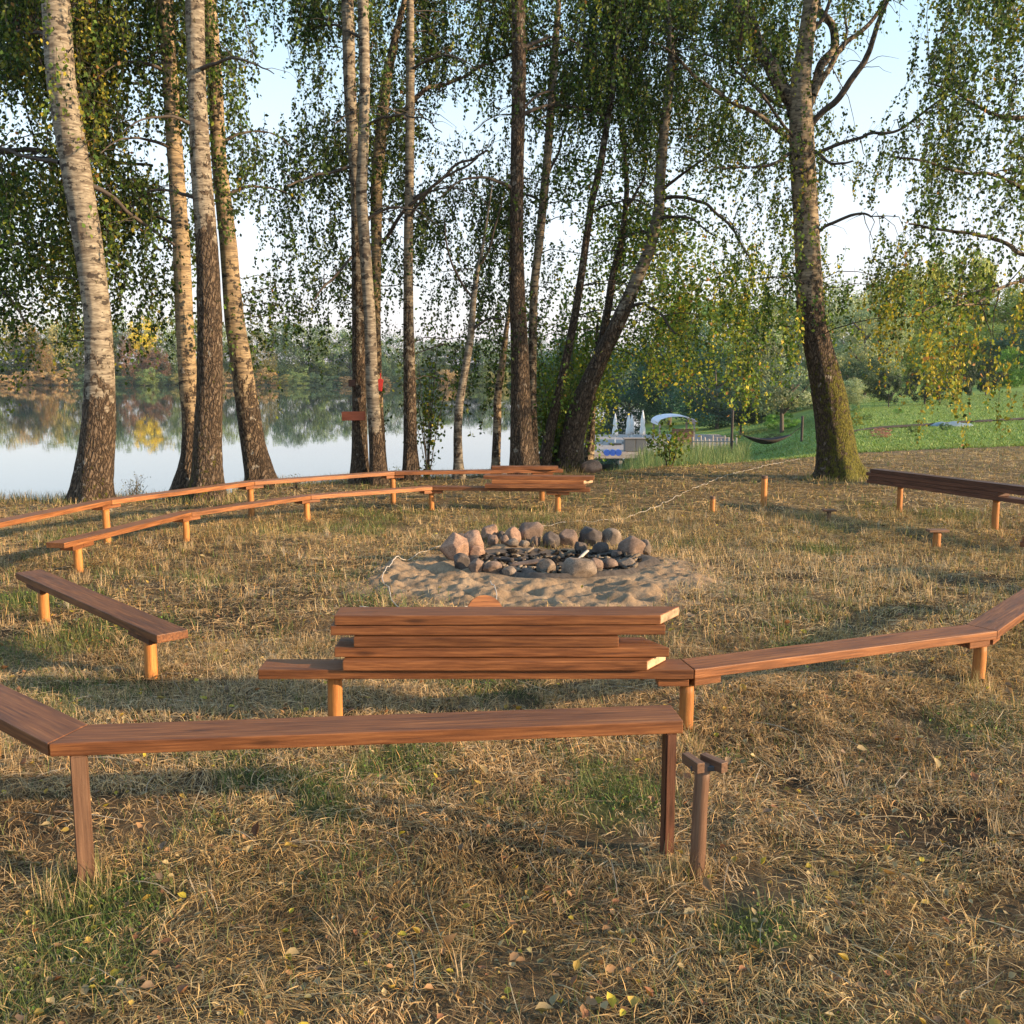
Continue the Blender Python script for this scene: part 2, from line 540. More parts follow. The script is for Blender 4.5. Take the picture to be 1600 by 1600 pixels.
# ------------------------------------------------------------------ ground sheet
def dry_color(x, y):
    """soil and thatch colour under the blades"""
    g = green_amt(x, y)
    f = fbm(x * 1.7, y * 1.7, 41)[..., None]
    soil = np.array([.045, .032, .020]); tan = np.array([.17, .12, .07]); grn = np.array([.075, .095, .03])
    c = soil + (tan - soil) * np.clip((f - .3) * 1.7, 0, 1)
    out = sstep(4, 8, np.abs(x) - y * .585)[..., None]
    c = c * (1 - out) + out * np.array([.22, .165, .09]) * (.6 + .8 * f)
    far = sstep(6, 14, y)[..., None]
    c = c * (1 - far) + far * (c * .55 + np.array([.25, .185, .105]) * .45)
    return c * (1 - g[..., None] * .7) + grn * g[..., None] * .7

GREEN = [(430, 1290, .45), (330, 1230, .4), (860, 1215, .35), (640, 1200, .3), (60, 1500, .3), (150, 1400, .25), (1150, 1195, .16),
         (960, 1240, .25), (1250, 1020, .25), (430, 1230, .35), (200, 1250, .3), (1180, 1440, .15), (60, 940, .5), (1290, 860, .3)]
GP = [(at_g(a, b)[0], at_g(a, b)[1], r) for a, b, r in GREEN]
def green_amt(x, y):
    x = np.asarray(x, float); y = np.asarray(y, float)
    g = np.zeros_like(x)
    for a, b, r in GP:
        g = np.maximum(g, 1 - sstep(r * .4, r * 1.3, np.hypot(x - a, y - b)))
    nz = fbm(x * 2.3, y * 2.3, 91)
    g = g * sstep(.30, .52, nz)
    g = np.maximum(g, .45 * sstep(.60, .74, fbm(x * 1.1 + 5, y * 1.1, 93)))
    return g

def build_ground():
    rr = np.concatenate([[0.02], np.geomspace(.6, 30, 330), np.geomspace(30.5, 640, 100)])
    a1 = np.linspace(-.62, .62, 420)                      # dense in front
    a2 = np.linspace(.62, 2 * math.pi - .62, 90)[1:-1]
    an = np.concatenate([a1, a2])
    Rg, A = np.meshgrid(rr, an, indexing='ij')
    X = Rg * np.sin(A); Y = Rg * np.cos(A)
    Z = G(X, Y)
    Z -= .03 * sand_amt(X, Y)                              # the sand sheet lies on top here
    s = np.maximum(Y - edgeY(X / np.maximum(Y, 5)), 0)
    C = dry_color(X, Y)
    t = X / np.maximum(Y, 5)
    lawn = sstep(1.5, 5, s) * sstep(.09, .14, t)
    lg = np.array([.19, .275, .08]) * (.8 + .45 * fbm(X * .15, Y * .15, 7)[..., None])
    lg = lg * (.7 + .6 * fbm(X * .9, Y * .3, 8)[..., None])
    lg = lg + sstep(60, 95, Y)[..., None] * np.array([.02, .03, .0])
    edge = (sstep(0, 2.5, s) * (1 - lawn) * sstep(.09, .14, t))[..., None]
    C = C * (1 - lawn[..., None]) + lg * lawn[..., None]
    bank = (sstep(.3, 2, s) * (1 - sstep(.09, .14, t)))[..., None]
    C = C * (1 - bank) + np.array([.07, .085, .03]) * bank
    nr, na = X.shape
    idx = np.arange(nr * na).reshape(nr, na)
    a = idx[:-1, :]; b = np.roll(a, -1, 1); d = idx[1:, :]; c = np.roll(d, -1, 1)
    Q = np.stack([a, d, c, b], -1).reshape(-1, 4)
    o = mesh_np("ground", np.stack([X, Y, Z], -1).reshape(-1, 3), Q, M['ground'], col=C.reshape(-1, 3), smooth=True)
    tag(o, kind="structure")
build_ground()

# sand patch round the fire
def build_sand():
    xs = np.linspace(-1.6, 2.5, 260); ys = np.linspace(6.4, 10.2, 240)
    X, Y = np.meshgrid(xs, ys)
    Z = G(X, Y) - .03 * sand_amt(X, Y)
    sa = sand_amt(X, Y)
    Z = Z + np.where(sa > .02, .002 + .03 * sa, -.05)
    keep = sa > .0
    idx = np.arange(X.size).reshape(X.shape)
    a = idx[:-1, :-1]; b = idx[:-1, 1:]; c = idx[1:, 1:]; d = idx[1:, :-1]
    k = (sa[:-1, :-1] > 0) | (sa[1:, 1:] > 0) | (sa[1:, :-1] > 0) | (sa[:-1, 1:] > 0)
    Q = np.stack([a[k], b[k], c[k], d[k]], -1)
    used = np.unique(Q); mp = -np.ones(X.size, int); mp[used] = np.arange(len(used))
    V = np.stack([X, Y, Z], -1).reshape(-1, 3)[used]
    o = mesh_np("sand", V, mp[Q], M['sand'], smooth=True)
    tag(o, "pale trampled sand spread around the stone fire ring", kind="stuff")
build_sand()

# lake
def build_lake():
    m, n, l, b = newmat("lake_water")
    b.inputs["Base Color"].default_value = (.03, .045, .045, 1)
    b.inputs["Roughness"].default_value = .02
    b.inputs["IOR"].default_value = 2.1
    co = objco(n)
    f = noise(n, l, mapping(n, l, co, (.9, .35, 1)), 1.0, 4, .6)
    bump(n, l, b, f, .05, .05)
    xs = np.linspace(-500, 320, 42); ys = np.linspace(12, 440, 30)
    X, Y = np.meshgrid(xs, ys)
    idx = np.arange(X.size).reshape(X.shape)
    Q = np.stack([idx[:-1, :-1], idx[:-1, 1:], idx[1:, 1:], idx[1:, :-1]], -1).reshape(-1, 4)
    o = mesh_np("lake", np.stack([X, Y, X * 0 - 4.0], -1).reshape(-1, 3), Q, m, smooth=True)
    tag(o, kind="structure")
build_lake()

# ------------------------------------------------------------------ boards, posts, benches
def prism_board(name, plan, zl, zr, th, mat, parent, endmat=None, bev=.004):
    """plan: 4 (x,y): front-left, front-right, back-right, back-left; zl/zr top heights at the two ends. Local X runs along."""
    p = [Vector((q[0], q[1], 0)) for q in plan]
    c = (p[0] + p[1] + p[2] + p[3]) / 4
    ax = ((p[1] + p[2]) - (p[0] + p[3])).normalized()
    rz = math.atan2(ax.y, ax.x)
    zc = (zl + zr) / 2
    rot = Matrix.Rotation(-rz, 3, 'Z')
    bm = bmesh.new()
    zt = [zl, zr, zr, zl]
    top = []; bot = []
    for q, z in zip(p, zt):
        k = rot @ (q - c)
        top.append(bm.verts.new((k.x, k.y, z - zc))); bot.append(bm.verts.new((k.x, k.y, z - zc - th)))
    bm.faces.new(top); bm.faces.new(bot[::-1])
    for i in range(4):
        j = (i + 1) % 4
        f = bm.faces.new((top[i], bot[i], bot[j], top[j]))
        if endmat is not None and i in (1, 3): f.material_index = 1
    bmesh.ops.recalc_face_normals(bm, faces=bm.faces[:])
    if bev:
        bmesh.ops.bevel(bm, geom=bm.edges[:], offset=bev, segments=2, profile=.6, affect='EDGES')
    return bm_obj(name, bm, [mat, endmat or mat], parent, (c.x, c.y, zc), (0, 0, rz))

def log_post(name, x, y, z0, z1, r, mat, parent, lean=(0, 0), square=False, rz=0.6):
    """lean: shift of the foot relative to the head. Local X is the post's axis so the grain follows it."""
    bm = bmesh.new()
    L = z1 - z0
    n = 4 if square else 14
    rings = 2 if square else 9
    vs = []
    ph = random.random() * 6
    for k in range(rings):
        f = k / (rings - 1)
        row = []
        for i in range(n):
            a = 2 * math.pi * i / n + (math.pi / 4 if square else 0)
            rr = r * (1.414 if square else (1 + .05 * math.sin(2 * a + ph) + .03 * math.sin(f * 9 + ph + a)) * (1.04 - .08 * f))
            lx = -L / 2 + f * L
            row.append(bm.verts.new((lx, rr * math.cos(a), rr * math.sin(a))))
        vs.append(row)
    for k in range(rings - 1):
        for i in range(n):
            j = (i + 1) % n
            f = bm.faces.new((vs[k][i], vs[k][j], vs[k + 1][j], vs[k + 1][i])); f.smooth = not square
    bm.faces.new(vs[0][::-1]); bm.faces.new(vs[-1])
    if square:
        bmesh.ops.bevel(bm, geom=bm.edges[:], offset=.004, segments=2, affect='EDGES')
    ax = Vector((-lean[0], -lean[1], L)).normalized()
    q = Vector((1, 0, 0)).rotation_difference(ax)
    q = Matrix.Rotation(rz, 4, ax).to_quaternion() @ q
    return bm_obj(name, bm, mat, parent, (x + lean[0] / 2, y + lean[1] / 2, (z0 + z1) / 2), q.to_euler())

def offset_line(P, w):
    """parallel polyline on the left of the walk P"""
    P = [np.array(p[:2], float) for p in P]
    out = []
    for i, p in enumerate(P):
        ds = []
        if i > 0: ds.append((P[i] - P[i - 1]) / np.linalg.norm(P[i] - P[i - 1]))
        if i < len(P) - 1: ds.append((P[i + 1] - P[i]) / np.linalg.norm(P[i + 1] - P[i]))
        n = sum(np.array([-d[1], d[0]]) for d in ds); n /= np.linalg.norm(n)
        k = 1 / max(.5, float(np.dot(n, np.array([-ds[0][1], ds[0][0]]))))
        out.append(p + n * w * k)
    return out

TH = .045
def ring_bench(label, pts, seat, posts, wid=.17, cat="bench", mats=None, cleats=True, post_mat='post', endmats=None):
    """pts: front top edge polyline in world (x,y) walking so that the back lies on the left; posts: list of (segment position, across)"""
    back = offset_line(pts, wid)
    P = [np.array(p[:2]) for p in pts]
    zz = [float(G0(*(p))) + seat for p in P]
    mid = (P[0] + P[-1]) / 2
    root = thing("bench", (mid[0], mid[1], float(G0(mid[0], mid[1]))), label, cat)
    for i in range(len(P) - 1):
        d = (P[i + 1] - P[i]) / np.linalg.norm(P[i + 1] - P[i]) * .0025
        m = M[(mats or {}).get(i, 'board')]
        prism_board("seat_board", [P[i] + d, P[i + 1] - d, back[i + 1] - d, back[i] + d], zz[i], zz[i + 1], TH, m, root,
                    M[endmats[i]] if endmats and i in endmats else None)
    for pos, kw in posts:
        i = min(int(pos), len(P) - 2); f = pos - i
        c = (P[i] * (1 - f) + P[i + 1] * f + back[i] * (1 - f) + back[i + 1] * f) / 2
        z = zz[i] * (1 - f) + zz[i + 1] * f - TH
        top = z
        if kw.get('cleat', cleats):
            dl = (P[i + 1] - P[i]) / np.linalg.norm(P[i + 1] - P[i])
            nl = np.array([-dl[1], dl[0]])
            hw = .062
            for sgn in ((-1, 1) if 0 < f < 1 or True else (1,)):
                if f < .02 and i > 0 and sgn < 0:
                    dd = (P[i - 1] - P[i]) / np.linalg.norm(P[i - 1] - P[i])
                else:
                    dd = dl * sgn
                if pos == 0 and sgn < 0 and not kw.get('both'): ln = .05
                elif pos >= len(P) - 1 and sgn > 0: ln = .05
                else: ln = .145
                nn = np.array([-dd[1], dd[0]])
                a = c + dd * .0015; e = c + dd * ln
                prism_board("cleat", [a - nn * hw, e - nn * hw, e + nn * hw, a + nn * hw], z - .002, z - .002, .04, M[kw.get('cm', 'board')], root)
            top = z - .042
        g = gz(c[0], c[1]) - .15
        r = kw.get('r', .036)
        log_post("post", c[0] + kw.get('dx', 0), c[1] + kw.get('dy', 0), g, top - .001, r, M[kw.get('m', post_mat)], root, kw.get('lean', (0, 0)), kw.get('square', False), kw.get('rz', .6))
    return root

def sp(px, py, seat):      # front top edge pixel -> world at seat height
    return at_g(px, py, seat)[:2]

OUT, INN = .45, .31
# far outer bench along the shore side
j = [sp(0, 817, OUT), sp(175, 782, OUT), sp(398, 753, OUT), sp(617, 737.5, OUT), sp(880, 733.5, OUT)]
j[0] = j[1] + (j[0] - j[1]) * 1.12
pre = j[0] + np.array([-1.0, -1.7])
ring_bench("long outer bench of orange-brown boards curving along the shore before the birches", [pre] + j, OUT,
           [(0, {}), (1, {}), (2, {}), (3, {}), (4, {}), (4.88, {})], mats={0: 'board_light', 1: 'board_light', 2: 'board_light', 3: 'board_light'})  # lighter boards paint sunlight onto the stretches turned toward it
# far inner bench
k = [sp(100, 849, INN), sp(300, 801, INN), sp(486, 775, INN), sp(676, 761, INN), sp(922, 764, INN)]
ring_bench("lower inner bench of four boards running from the short posts to the far stack", k, INN,
           [(0.14, {}), (1, {}), (2, {}), (3, {}), (3.8, {})], mats={0: 'board_light', 1: 'board_light', 2: 'board_light'})  # sunlight put into the board colour here too
# short single board bench
a = sp(245, 993, INN); b_ = sp(24, 895, INN)
ring_bench("short low bench of one dark board on two bright orange posts", [b_, a], INN,
           [(.12, {'cm': 'board_dark', 'dx': .0}), (.87, {'cm': 'board_dark'})], mats={0: 'board'}, wid=.17)
# front inner bench
q0 = sp(402, 1047, INN); q1 = sp(1085, 1047, INN); q2 = sp(1559, 986, INN)
q3 = q2 + (sp(1640, 929, INN) - q2) / np.linalg.norm(sp(1640, 929, INN) - q2) * 2.0
ring_bench("low inner bench carrying the stack of loose boards and bending away beside it", [q0, q1, q2, q3], INN,
           [(.17, {'cleat': False}), (1, {}), (2, {}), (2.95, {})], mats={0: 'board', 1: 'board', 2: 'board'})
# front outer bench
f1 = sp(75, 1163, OUT); f2 = sp(1069, 1127, OUT)
f0 = f1 + np.array([-.75, .66]) / np.linalg.norm([.75, .66]) * 2.0
fb = ring_bench("nearest tall bench with a mitred corner and a square leg at each end", [f0, f1, f2], OUT,
           [(.08, {}), (1.015, {'cleat': False, 'square': True, 'm': 'post_dark', 'r': .026, 'dx': .022, 'dy': -.058, 'lean': (.0, 0), 'rz': .35}),
            (1.965, {'cleat': False, 'square': True, 'm': 'board_dark', 'r': .0195, 'dx': .034, 'dy': -.060, 'rz': .3})],
           mats={0: 'board', 1: 'board'})
# right outer bench (carries a stack)
def dark_stack_bench():
    a = at_g(1354, 752, OUT - .09); b = at_g(1600, 786, OUT - .09)
    d = (b - a)[:2]; d /= np.linalg.norm(d)
    e = a[:2] + d * 4.2
    P = [e, a[:2]]
    return P
P = dark_stack_bench()
# walk from the near end to the far end: the back lies on the camera's right
d = (P[1] - P[0]) / np.linalg.norm(P[1] - P[0])
nr = np.array([d[1], -d[0]])          # right of walk
pts = [P[1], P[0]]
z_seat = .385
rb = ring_bench("dark tall bench of long boards at the right edge by the mossy birch", [P[1], P[0]] if np.dot(np.array([-(P[0]-P[1])[1], (P[0]-P[1])[0]]), [1, 0]) > 0 else [P[0], P[1]],
                z_seat, [(.13 if True else .87, {}), (.5, {}), (.9, {})], mats={0: 'board_dark'}, cleats=False)  # dark boards put the shade of the turned-away face into the colour

def loose_board(fl, fr, ztop, label, wid=.16, mat='board', end=None, group="loose boards stacked on the benches", th=TH, skew=0.0):
    """front edge from fl to fr (x,y), ztop world height"""
    fl = np.array(fl[:2]); fr = np.array(fr[:2])
    d = (fr - fl) / np.linalg.norm(fr - fl); n = np.array([-d[1], d[0]])
    o = prism_board("loose_board", [fl, fr, fr + n * wid + d * skew, fl + n * wid], ztop, ztop, th, M[mat], None, M[end] if end else None)
    tag(o, label, "board", group)
    return o

def at_z(px, py, z):
    d = ray(px, py); k = (z - CAM_H) / d[2]
    return (d * k)[:2]
zs = float(G0(q1[0], q1[1])) + INN
lv = [zs + TH * (i + 1) + .0045 * (i + 1) - .002 for i in range(5)]
loose_board(at_z(535, 1033, lv[0]), at_z(1011, 1033, lv[0]), lv[0], "lowest board of the stack on the low front bench, raw cream end showing", end='endcut', skew=.11)
loose_board(at_z(522, 1012, lv[1]), at_z(1046, 1012, lv[1]), lv[1], "second lowest board of the front bench stack, its end jutting past the others", .18, skew=-.10)
loose_board(at_z(552, 996, lv[2]), at_z(967, 996, lv[2]), lv[2], "short middle board sandwiched in the stack on the front bench", .15)
loose_board(at_z(516, 978, lv[3]), at_z(1040, 977, lv[3]), lv[3], "second board from the top of the front bench stack, under the topmost one", .15)
loose_board(at_z(522, 962, lv[4]), at_z(1032, 961, lv[4]), lv[4], "topmost board of the front bench stack with a freshly cut cream end", .17, end='endcut', skew=.115)
# small stack on the far inner bench
zb = float(G0(k[4][0], k[4][1])) + INN
def fz(px, py, z): return at_z(px, py, z)
l3 = [zb + (TH + .0015) * (i + 1) for i in range(3)]
loose_board(fz(757, 757, l3[0]), fz(915, 758, l3[0]), l3[0], "bottom loose board on the far inner bench near the shore", .16, 'board', 'endcut')
loose_board(fz(768, 750, l3[1]), fz(912, 751, l3[1]), l3[1], "middle loose board on the far inner bench, its pale sawn end showing", .16, 'board_light', 'endcut', skew=.12)
loose_board(fz(755, 743, l3[2]), fz(928, 745, l3[2]), l3[2], "top loose board on the far inner bench jutting out past the two below", .18)
zo = float(G0(j[4][0], j[4][1])) + OUT + TH + .003
loose_board(fz(768, 729, zo), fz(872, 729, zo), zo, "single loose board lying on the end of the outer shore bench", .15)
# stack on the right bench
pr = [P[1], P[0]] if np.dot(np.array([-(P[0]-P[1])[1], (P[0]-P[1])[0]]), [1, 0]) > 0 else [P[0], P[1]]
dd = (pr[1] - pr[0]) / np.linalg.norm(pr[1] - pr[0])
zr_ = [float(G0(*pr[0])), float(G0(*pr[1]))]
for i, (s0, s1, lab) in enumerate([(.03, 2.2, "lowest dark board in the pile on the tall bench by the mossy birch"),
                                   (-.02, 2.6, "middle dark board in the pile on the tall bench by the mossy birch"),
                                   (.05, 2.9, "uppermost dark board in the pile on the tall bench by the mossy birch")]):
    A = pr[0] + dd * s0; B = pr[0] + dd * s1
    n_ = np.array([-dd[1], dd[0]])
    zA = float(G0(*A)) + z_seat + (TH + .002) * (i + 1); zB = float(G0(*B)) + z_seat + (TH + .002) * (i + 1)
    o = prism_board("loose_board", [A, B, B + n_ * (.16 - .01 * i), A + n_ * (.16 - .01 * i)], zA, zB, TH, M['board_dark'], None)  # the pile has the same shade painted into its boards
    tag(o, lab, "board", "loose boards stacked on the benches")
# bench end peeping in at the right edge, two boards high on a post
e0 = at_g(1593, 846, INN)[:2]
dirn = np.array([.55, -.83]); dirn /= np.linalg.norm(dirn)
ring_bench("reddish board end just reaching into view at the right edge of the circle", [e0, e0 + dirn * 1.6], INN,
           [(.25, {}), (.85, {})], mats={0: 'board'}, cleats=True)
ob = prism_board("loose_board", [e0 + dirn * .02, e0 + dirn * 1.4, e0 + dirn * 1.4 + np.array([-dirn[1], dirn[0]]) * .15, e0 + dirn * .02 + np.array([-dirn[1], dirn[0]]) * .15],
                 float(G0(*e0)) + INN + TH + .002, float(G0(*(e0 + dirn * 1.4))) + INN + TH + .002, TH, M['board'], None)
tag(ob, "loose board on top of the bench end cut off by the right edge", "board", "loose boards stacked on the benches")

# stand alone posts
def stump(px, pyt, pyb, wpx, label, mat='post', cap=0, capmat='post_dark', lean=(0, 0)):
    b = at_g(px, pyb); 
    t = at_y(px, pyt, b[1])
    r = wpx / 2 / F * b[1]
    root = thing("bench_post", (b[0], b[1], b[2]), label, "post", "bench posts standing without a seat")
    log_post("log", b[0], b[1], b[2] - .15, t[2], r, M[mat], root, lean)
    bm = bmesh.new()
    if cap:
        h = cap / 2 / F * b[1]
        prism_board("cap_board", [(b[0] - h, b[1] - .05), (b[0] + h, b[1] - .05), (b[0] + h, b[1] + .05), (b[0] - h, b[1] + .05)], t[2] + .026, t[2] + .026, .025, M[capmat], root)
    else:
        bmesh.ops.create_cone(bm, cap_ends=True, segments=16, radius1=r * 1.06, radius2=r * 1.02, depth=.035)
        bm_obj("cap", bm, M[capmat], root, (b[0], b[1], t[2] + .014))
    return root
stump(1113, 779, 799, 8, "stubby round post with dark top left of the tall one")
stump(1193, 747, 792, 9.5, "tall slim round post standing alone before the mossy birch")
stump(1295, 799, 813, 7, "smallest low post with a thin flat cap between the taller posts", 'post_dark', 20)
stump(1463, 831, 855, 12, "low post with a flat board cap like a small table in the dry grass", 'post', 31)
def near_post():
    b = at_g(1088, 1350); t = at_y(1098, 1192, b[1])
    root = thing("bench_post", b, "dark brown round post with two cleats on top beside the nearest bench end", "post", "bench posts standing without a seat")
    log_post("log", t[0], b[1], b[2] - .12, t[2], .0255, M['post_dark'], root, (b[0] - t[0], 0))
    for dx, sx in ((-.032, 1), (.036, -1)):
        c = np.array([t[0] + dx, b[1]]); d = np.array([.35 * 1, -.93]) if sx == 1 else np.array([.55, -.83]); d = d / np.linalg.norm(d); n = np.array([-d[1], d[0]])
        prism_board("cleat", [c - d * .05 - n * .014, c + d * .05 - n * .014, c + d * .05 + n * .014, c - d * .05 + n * .014], t[2] + .018, t[2] + .018, .035, M['post_dark'], root, bev=.002)
    bm = bmesh.new(); bmesh.ops.create_cube(bm, size=1, matrix=Matrix.Diagonal((.085, .045, .018, 1)))
    bmesh.ops.bevel(bm, geom=bm.edges[:], offset=.002, segments=1, affect='EDGES')
    bm_obj("bracket", bm, M['metal_dark'], root, (t[0], b[1], t[2] - .012))
near_post()

# round log slice leaning behind the stack
def disc():
    b = at_g(757, 962)
    y = 6.2
    c = at_y(757, 950, y)
    r = .118
    bm = bmesh.new()
    ret = bmesh.ops.create_cone(bm, cap_ends=True, segments=40, radius1=r, radius2=r, depth=.05)
    bmesh.ops.bevel(bm, geom=[e for e in bm.edges if abs(e.verts[0].co.z - e.verts[1].co.z) < 1e-5], offset=.004, segments=2, affect='EDGES')
    o = bm_obj("log_slice", bm, M['board_light'], None, (c[0], y, gz(c[0], y) + r * 1.25), (R(62), 0, R(8)))
    tag(o, "round wooden log slice leaning upright behind the stacked boards", "log slice")
disc()

# cables
def cable(name, pts, r, label, mat, lift=.012):
    W = [at_g(a, b) for a, b in pts]
    W = [np.array([p[0], p[1], gz(p[0], p[1]) + lift]) for p in W]
    out, rr, _ = resample(W, [r] * len(W), .05)
    for p in out:
        p[0] += .012 * math.sin(p[1] * 9 + p[0] * 4); p[1] += .010 * math.sin(p[0] * 13)
        p[2] = gz(p[0], p[1]) + lift + .006 * math.sin(p[0] * 21 + p[1] * 9)
    V, Q = tubes([out], [rr], 6)
    o = mesh_np(name, V, Q, M[mat], smooth=True, pivot=out[0])
    tag(o, label, "cable")
cable("cable", [(640, 980), (612, 940), (598, 915), (606, 897), (635, 882), (660, 869), (690, 858), (740, 842), (800, 832), (850, 823), (905, 818), (960, 815), (1010, 800), (1075, 770),
                (1130, 746), (1200, 727), (1250, 719)], .0042, "pale cable snaking round the sand and off across the dry grass", 'cable', .02)
cable("wire", [(560, 955), (640, 960), (690, 965), (730, 958), (775, 950), (772, 930), (768, 925)], .004, "thin pale wire curling beside the leaning log slice", 'cable', .035)

# ------------------------------------------------------------------ fire ring
def noise3(P, s):
    return (fbm(P[:, 0] + P[:, 2] * .7, P[:, 1] - P[:, 2] * .6, s) + fbm(P[:, 1] + 3, P[:, 2] + P[:, 0] * .5, s + 7)) - 1.0

def rock(px, py, w, h, mat, label, ang=.35, seed=0, depth_k=.9, y=None, tilt=0):
    rs = np.random.default_rng(100 + seed)
    b = at_g(px, py + h * .38)
    Y = b[1]
    rx = w * (1.12 if py < 866 else 1.05) / 2 / F * Y; rz_ = h * 1.2 / 2 / F * Y; ry = rx * depth_k; ang = ang + .18
    bm = bmesh.new()
    bmesh.ops.create_icosphere(bm, subdivisions=4, radius=1)
    V = np.array([v.co[:] for v in bm.verts])
    # cut by random planes for facets
    for i in range(int(5 + ang * 14)):
        nrm = rs.normal(size=3); nrm /= np.linalg.norm(nrm)
        dd = rs.uniform(.68, .93) if ang > .3 else rs.uniform(.82, .97)
        q = V @ nrm
        V = V - np.where(q > dd, (q - dd) * .97, 0)[:, None] * nrm
    off = rs.uniform(0, 50)
    V = V * (1 + .10 * noise3(V * 1.6 + off, 3)[:, None] + .035 * noise3(V * 5 + off, 9)[:, None] + .012 * noise3(V * 14 + off, 19)[:, None])
    V = V / np.abs(V).max(0)
    V = V * np.array([rx, ry, rz_ * 1.08])
    for v, c in zip(bm.verts, V): v.co = c
    o = bm_obj("rock", bm, M[mat], None, (b[0], Y, max(gz(b[0], Y) + rz_ * .72, at_y(px, py, Y)[2])), (0, tilt, 0), smooth=True)
    # bury slightly
    tag(o, label, "rock", "stones of the fire ring")
    return o

ROCKS = [
 (712, 868, 50, 40, 'st_pink', "big orange-pink angular slab, tallest stone of the near side of the ring", .9),
 (719, 848, 24, 22, 'st_dark', "small dark stone tucked behind the big orange slab", .3),
 (740, 854, 34, 34, 'st_pink', "rounded pink boulder next to the big orange slab", .25),
 (765, 837, 26, 24, 'st_pink', "sharp-edged orange stone perched above the pink boulder", .9),
 (771, 853, 17, 18, 'st_brown', "little brown stone between the pink boulder and the perched orange stone", .3),
 (783, 842, 13, 16, 'st_dark', "narrow dark stone between the perched orange stone and the round tan one", .3),
 (803, 842, 27, 25, 'st_pink', "round tan-pink cobble in the middle of the back row", .15),
 (829, 836, 38, 32, 'st_brown', "large dark reddish block rising highest in the back row", .6),
 (789, 857, 14, 15, 'st_brown', "small egg-shaped brown stone under the round tan cobble", .15),
 (802, 859, 18, 12, 'st_grey', "flat little grey stone on the ash side below the tan cobble", .2),
 (819, 857, 16, 11, 'st_grey', "low oval grey stone on the ash side below the reddish block", .2),
 (836, 851, 16, 18, 'st_brown', "upright brown stone leaning on the large reddish block", .4),
 (861, 848, 26, 25, 'st_dark', "round charcoal-coloured stone right of the upright brown one", .15),
 (887, 844, 30, 28, 'st_brown', "brown-grey lump with a soft top in the back row", .3),
 (921, 841, 36, 34, 'st_dark', "tall sooty boulder with a dark peak in the back row", .5),
 (955, 842, 30, 28, 'st_grey', "grey stone whose sunny side glows warm near the end of the back row", .4),
 (987, 860, 40, 34, 'st_brown', "big smooth pinkish-brown boulder closing the sunny end of the ring", .25),
 (1007, 863, 22, 24, 'st_grey', "pale stone half buried in sand behind the boulder at the sunny end", .3),
 (938, 862, 26, 20, 'st_dark', "blackened stone inside the ring below the tall sooty boulder", .5),
 (906, 860, 20, 17, 'st_dark', "small blackened stone inside the ring, beside another charred one", .5),
 (965, 868, 22, 16, 'st_dark', "charred stone wedged against the smooth pinkish-brown boulder", .4),
 (744, 873, 28, 20, 'st_pink', "low pink stone in front of the rounded pink boulder", .5),
 (720, 886, 28, 24, 'st_dark', "round dark stone at the foot of the big orange slab", .2),
 (745, 892, 26, 20, 'st_brown', "brown stone beside the dark one at the foot of the slab", .4),
 (770, 893, 32, 18, 'st_brown', "wide flat brown stone sunk in the near side of the ring", .4),
 (796, 897, 26, 15, 'st_grey', "low stone of the near row just before the charred plank", .4),
 (824, 896, 30, 15, 'st_dark', "dark low stone in the near row in front of the charred plank", .4),
 (853, 887, 30, 23, 'st_grey', "smooth round grey stone in the middle of the near row", .15),
 (905, 893, 54, 34, 'st_grey', "largest stone, a long speckled grey boulder in the near row", .25),
 (931, 884, 24, 20, 'st_brown', "brown stone leaning on the far end of the largest grey boulder", .3),
 (952, 883, 27, 17, 'st_brown', "rounded pinkish stone in the near row past the largest boulder", .2),
 (980, 881, 30, 18, 'st_grey', "flat grey stone ending the near row below the pinkish-brown boulder", .3),
]
for i, r in enumerate(ROCKS):
    rock(*r[:6], ang=r[6], seed=i)

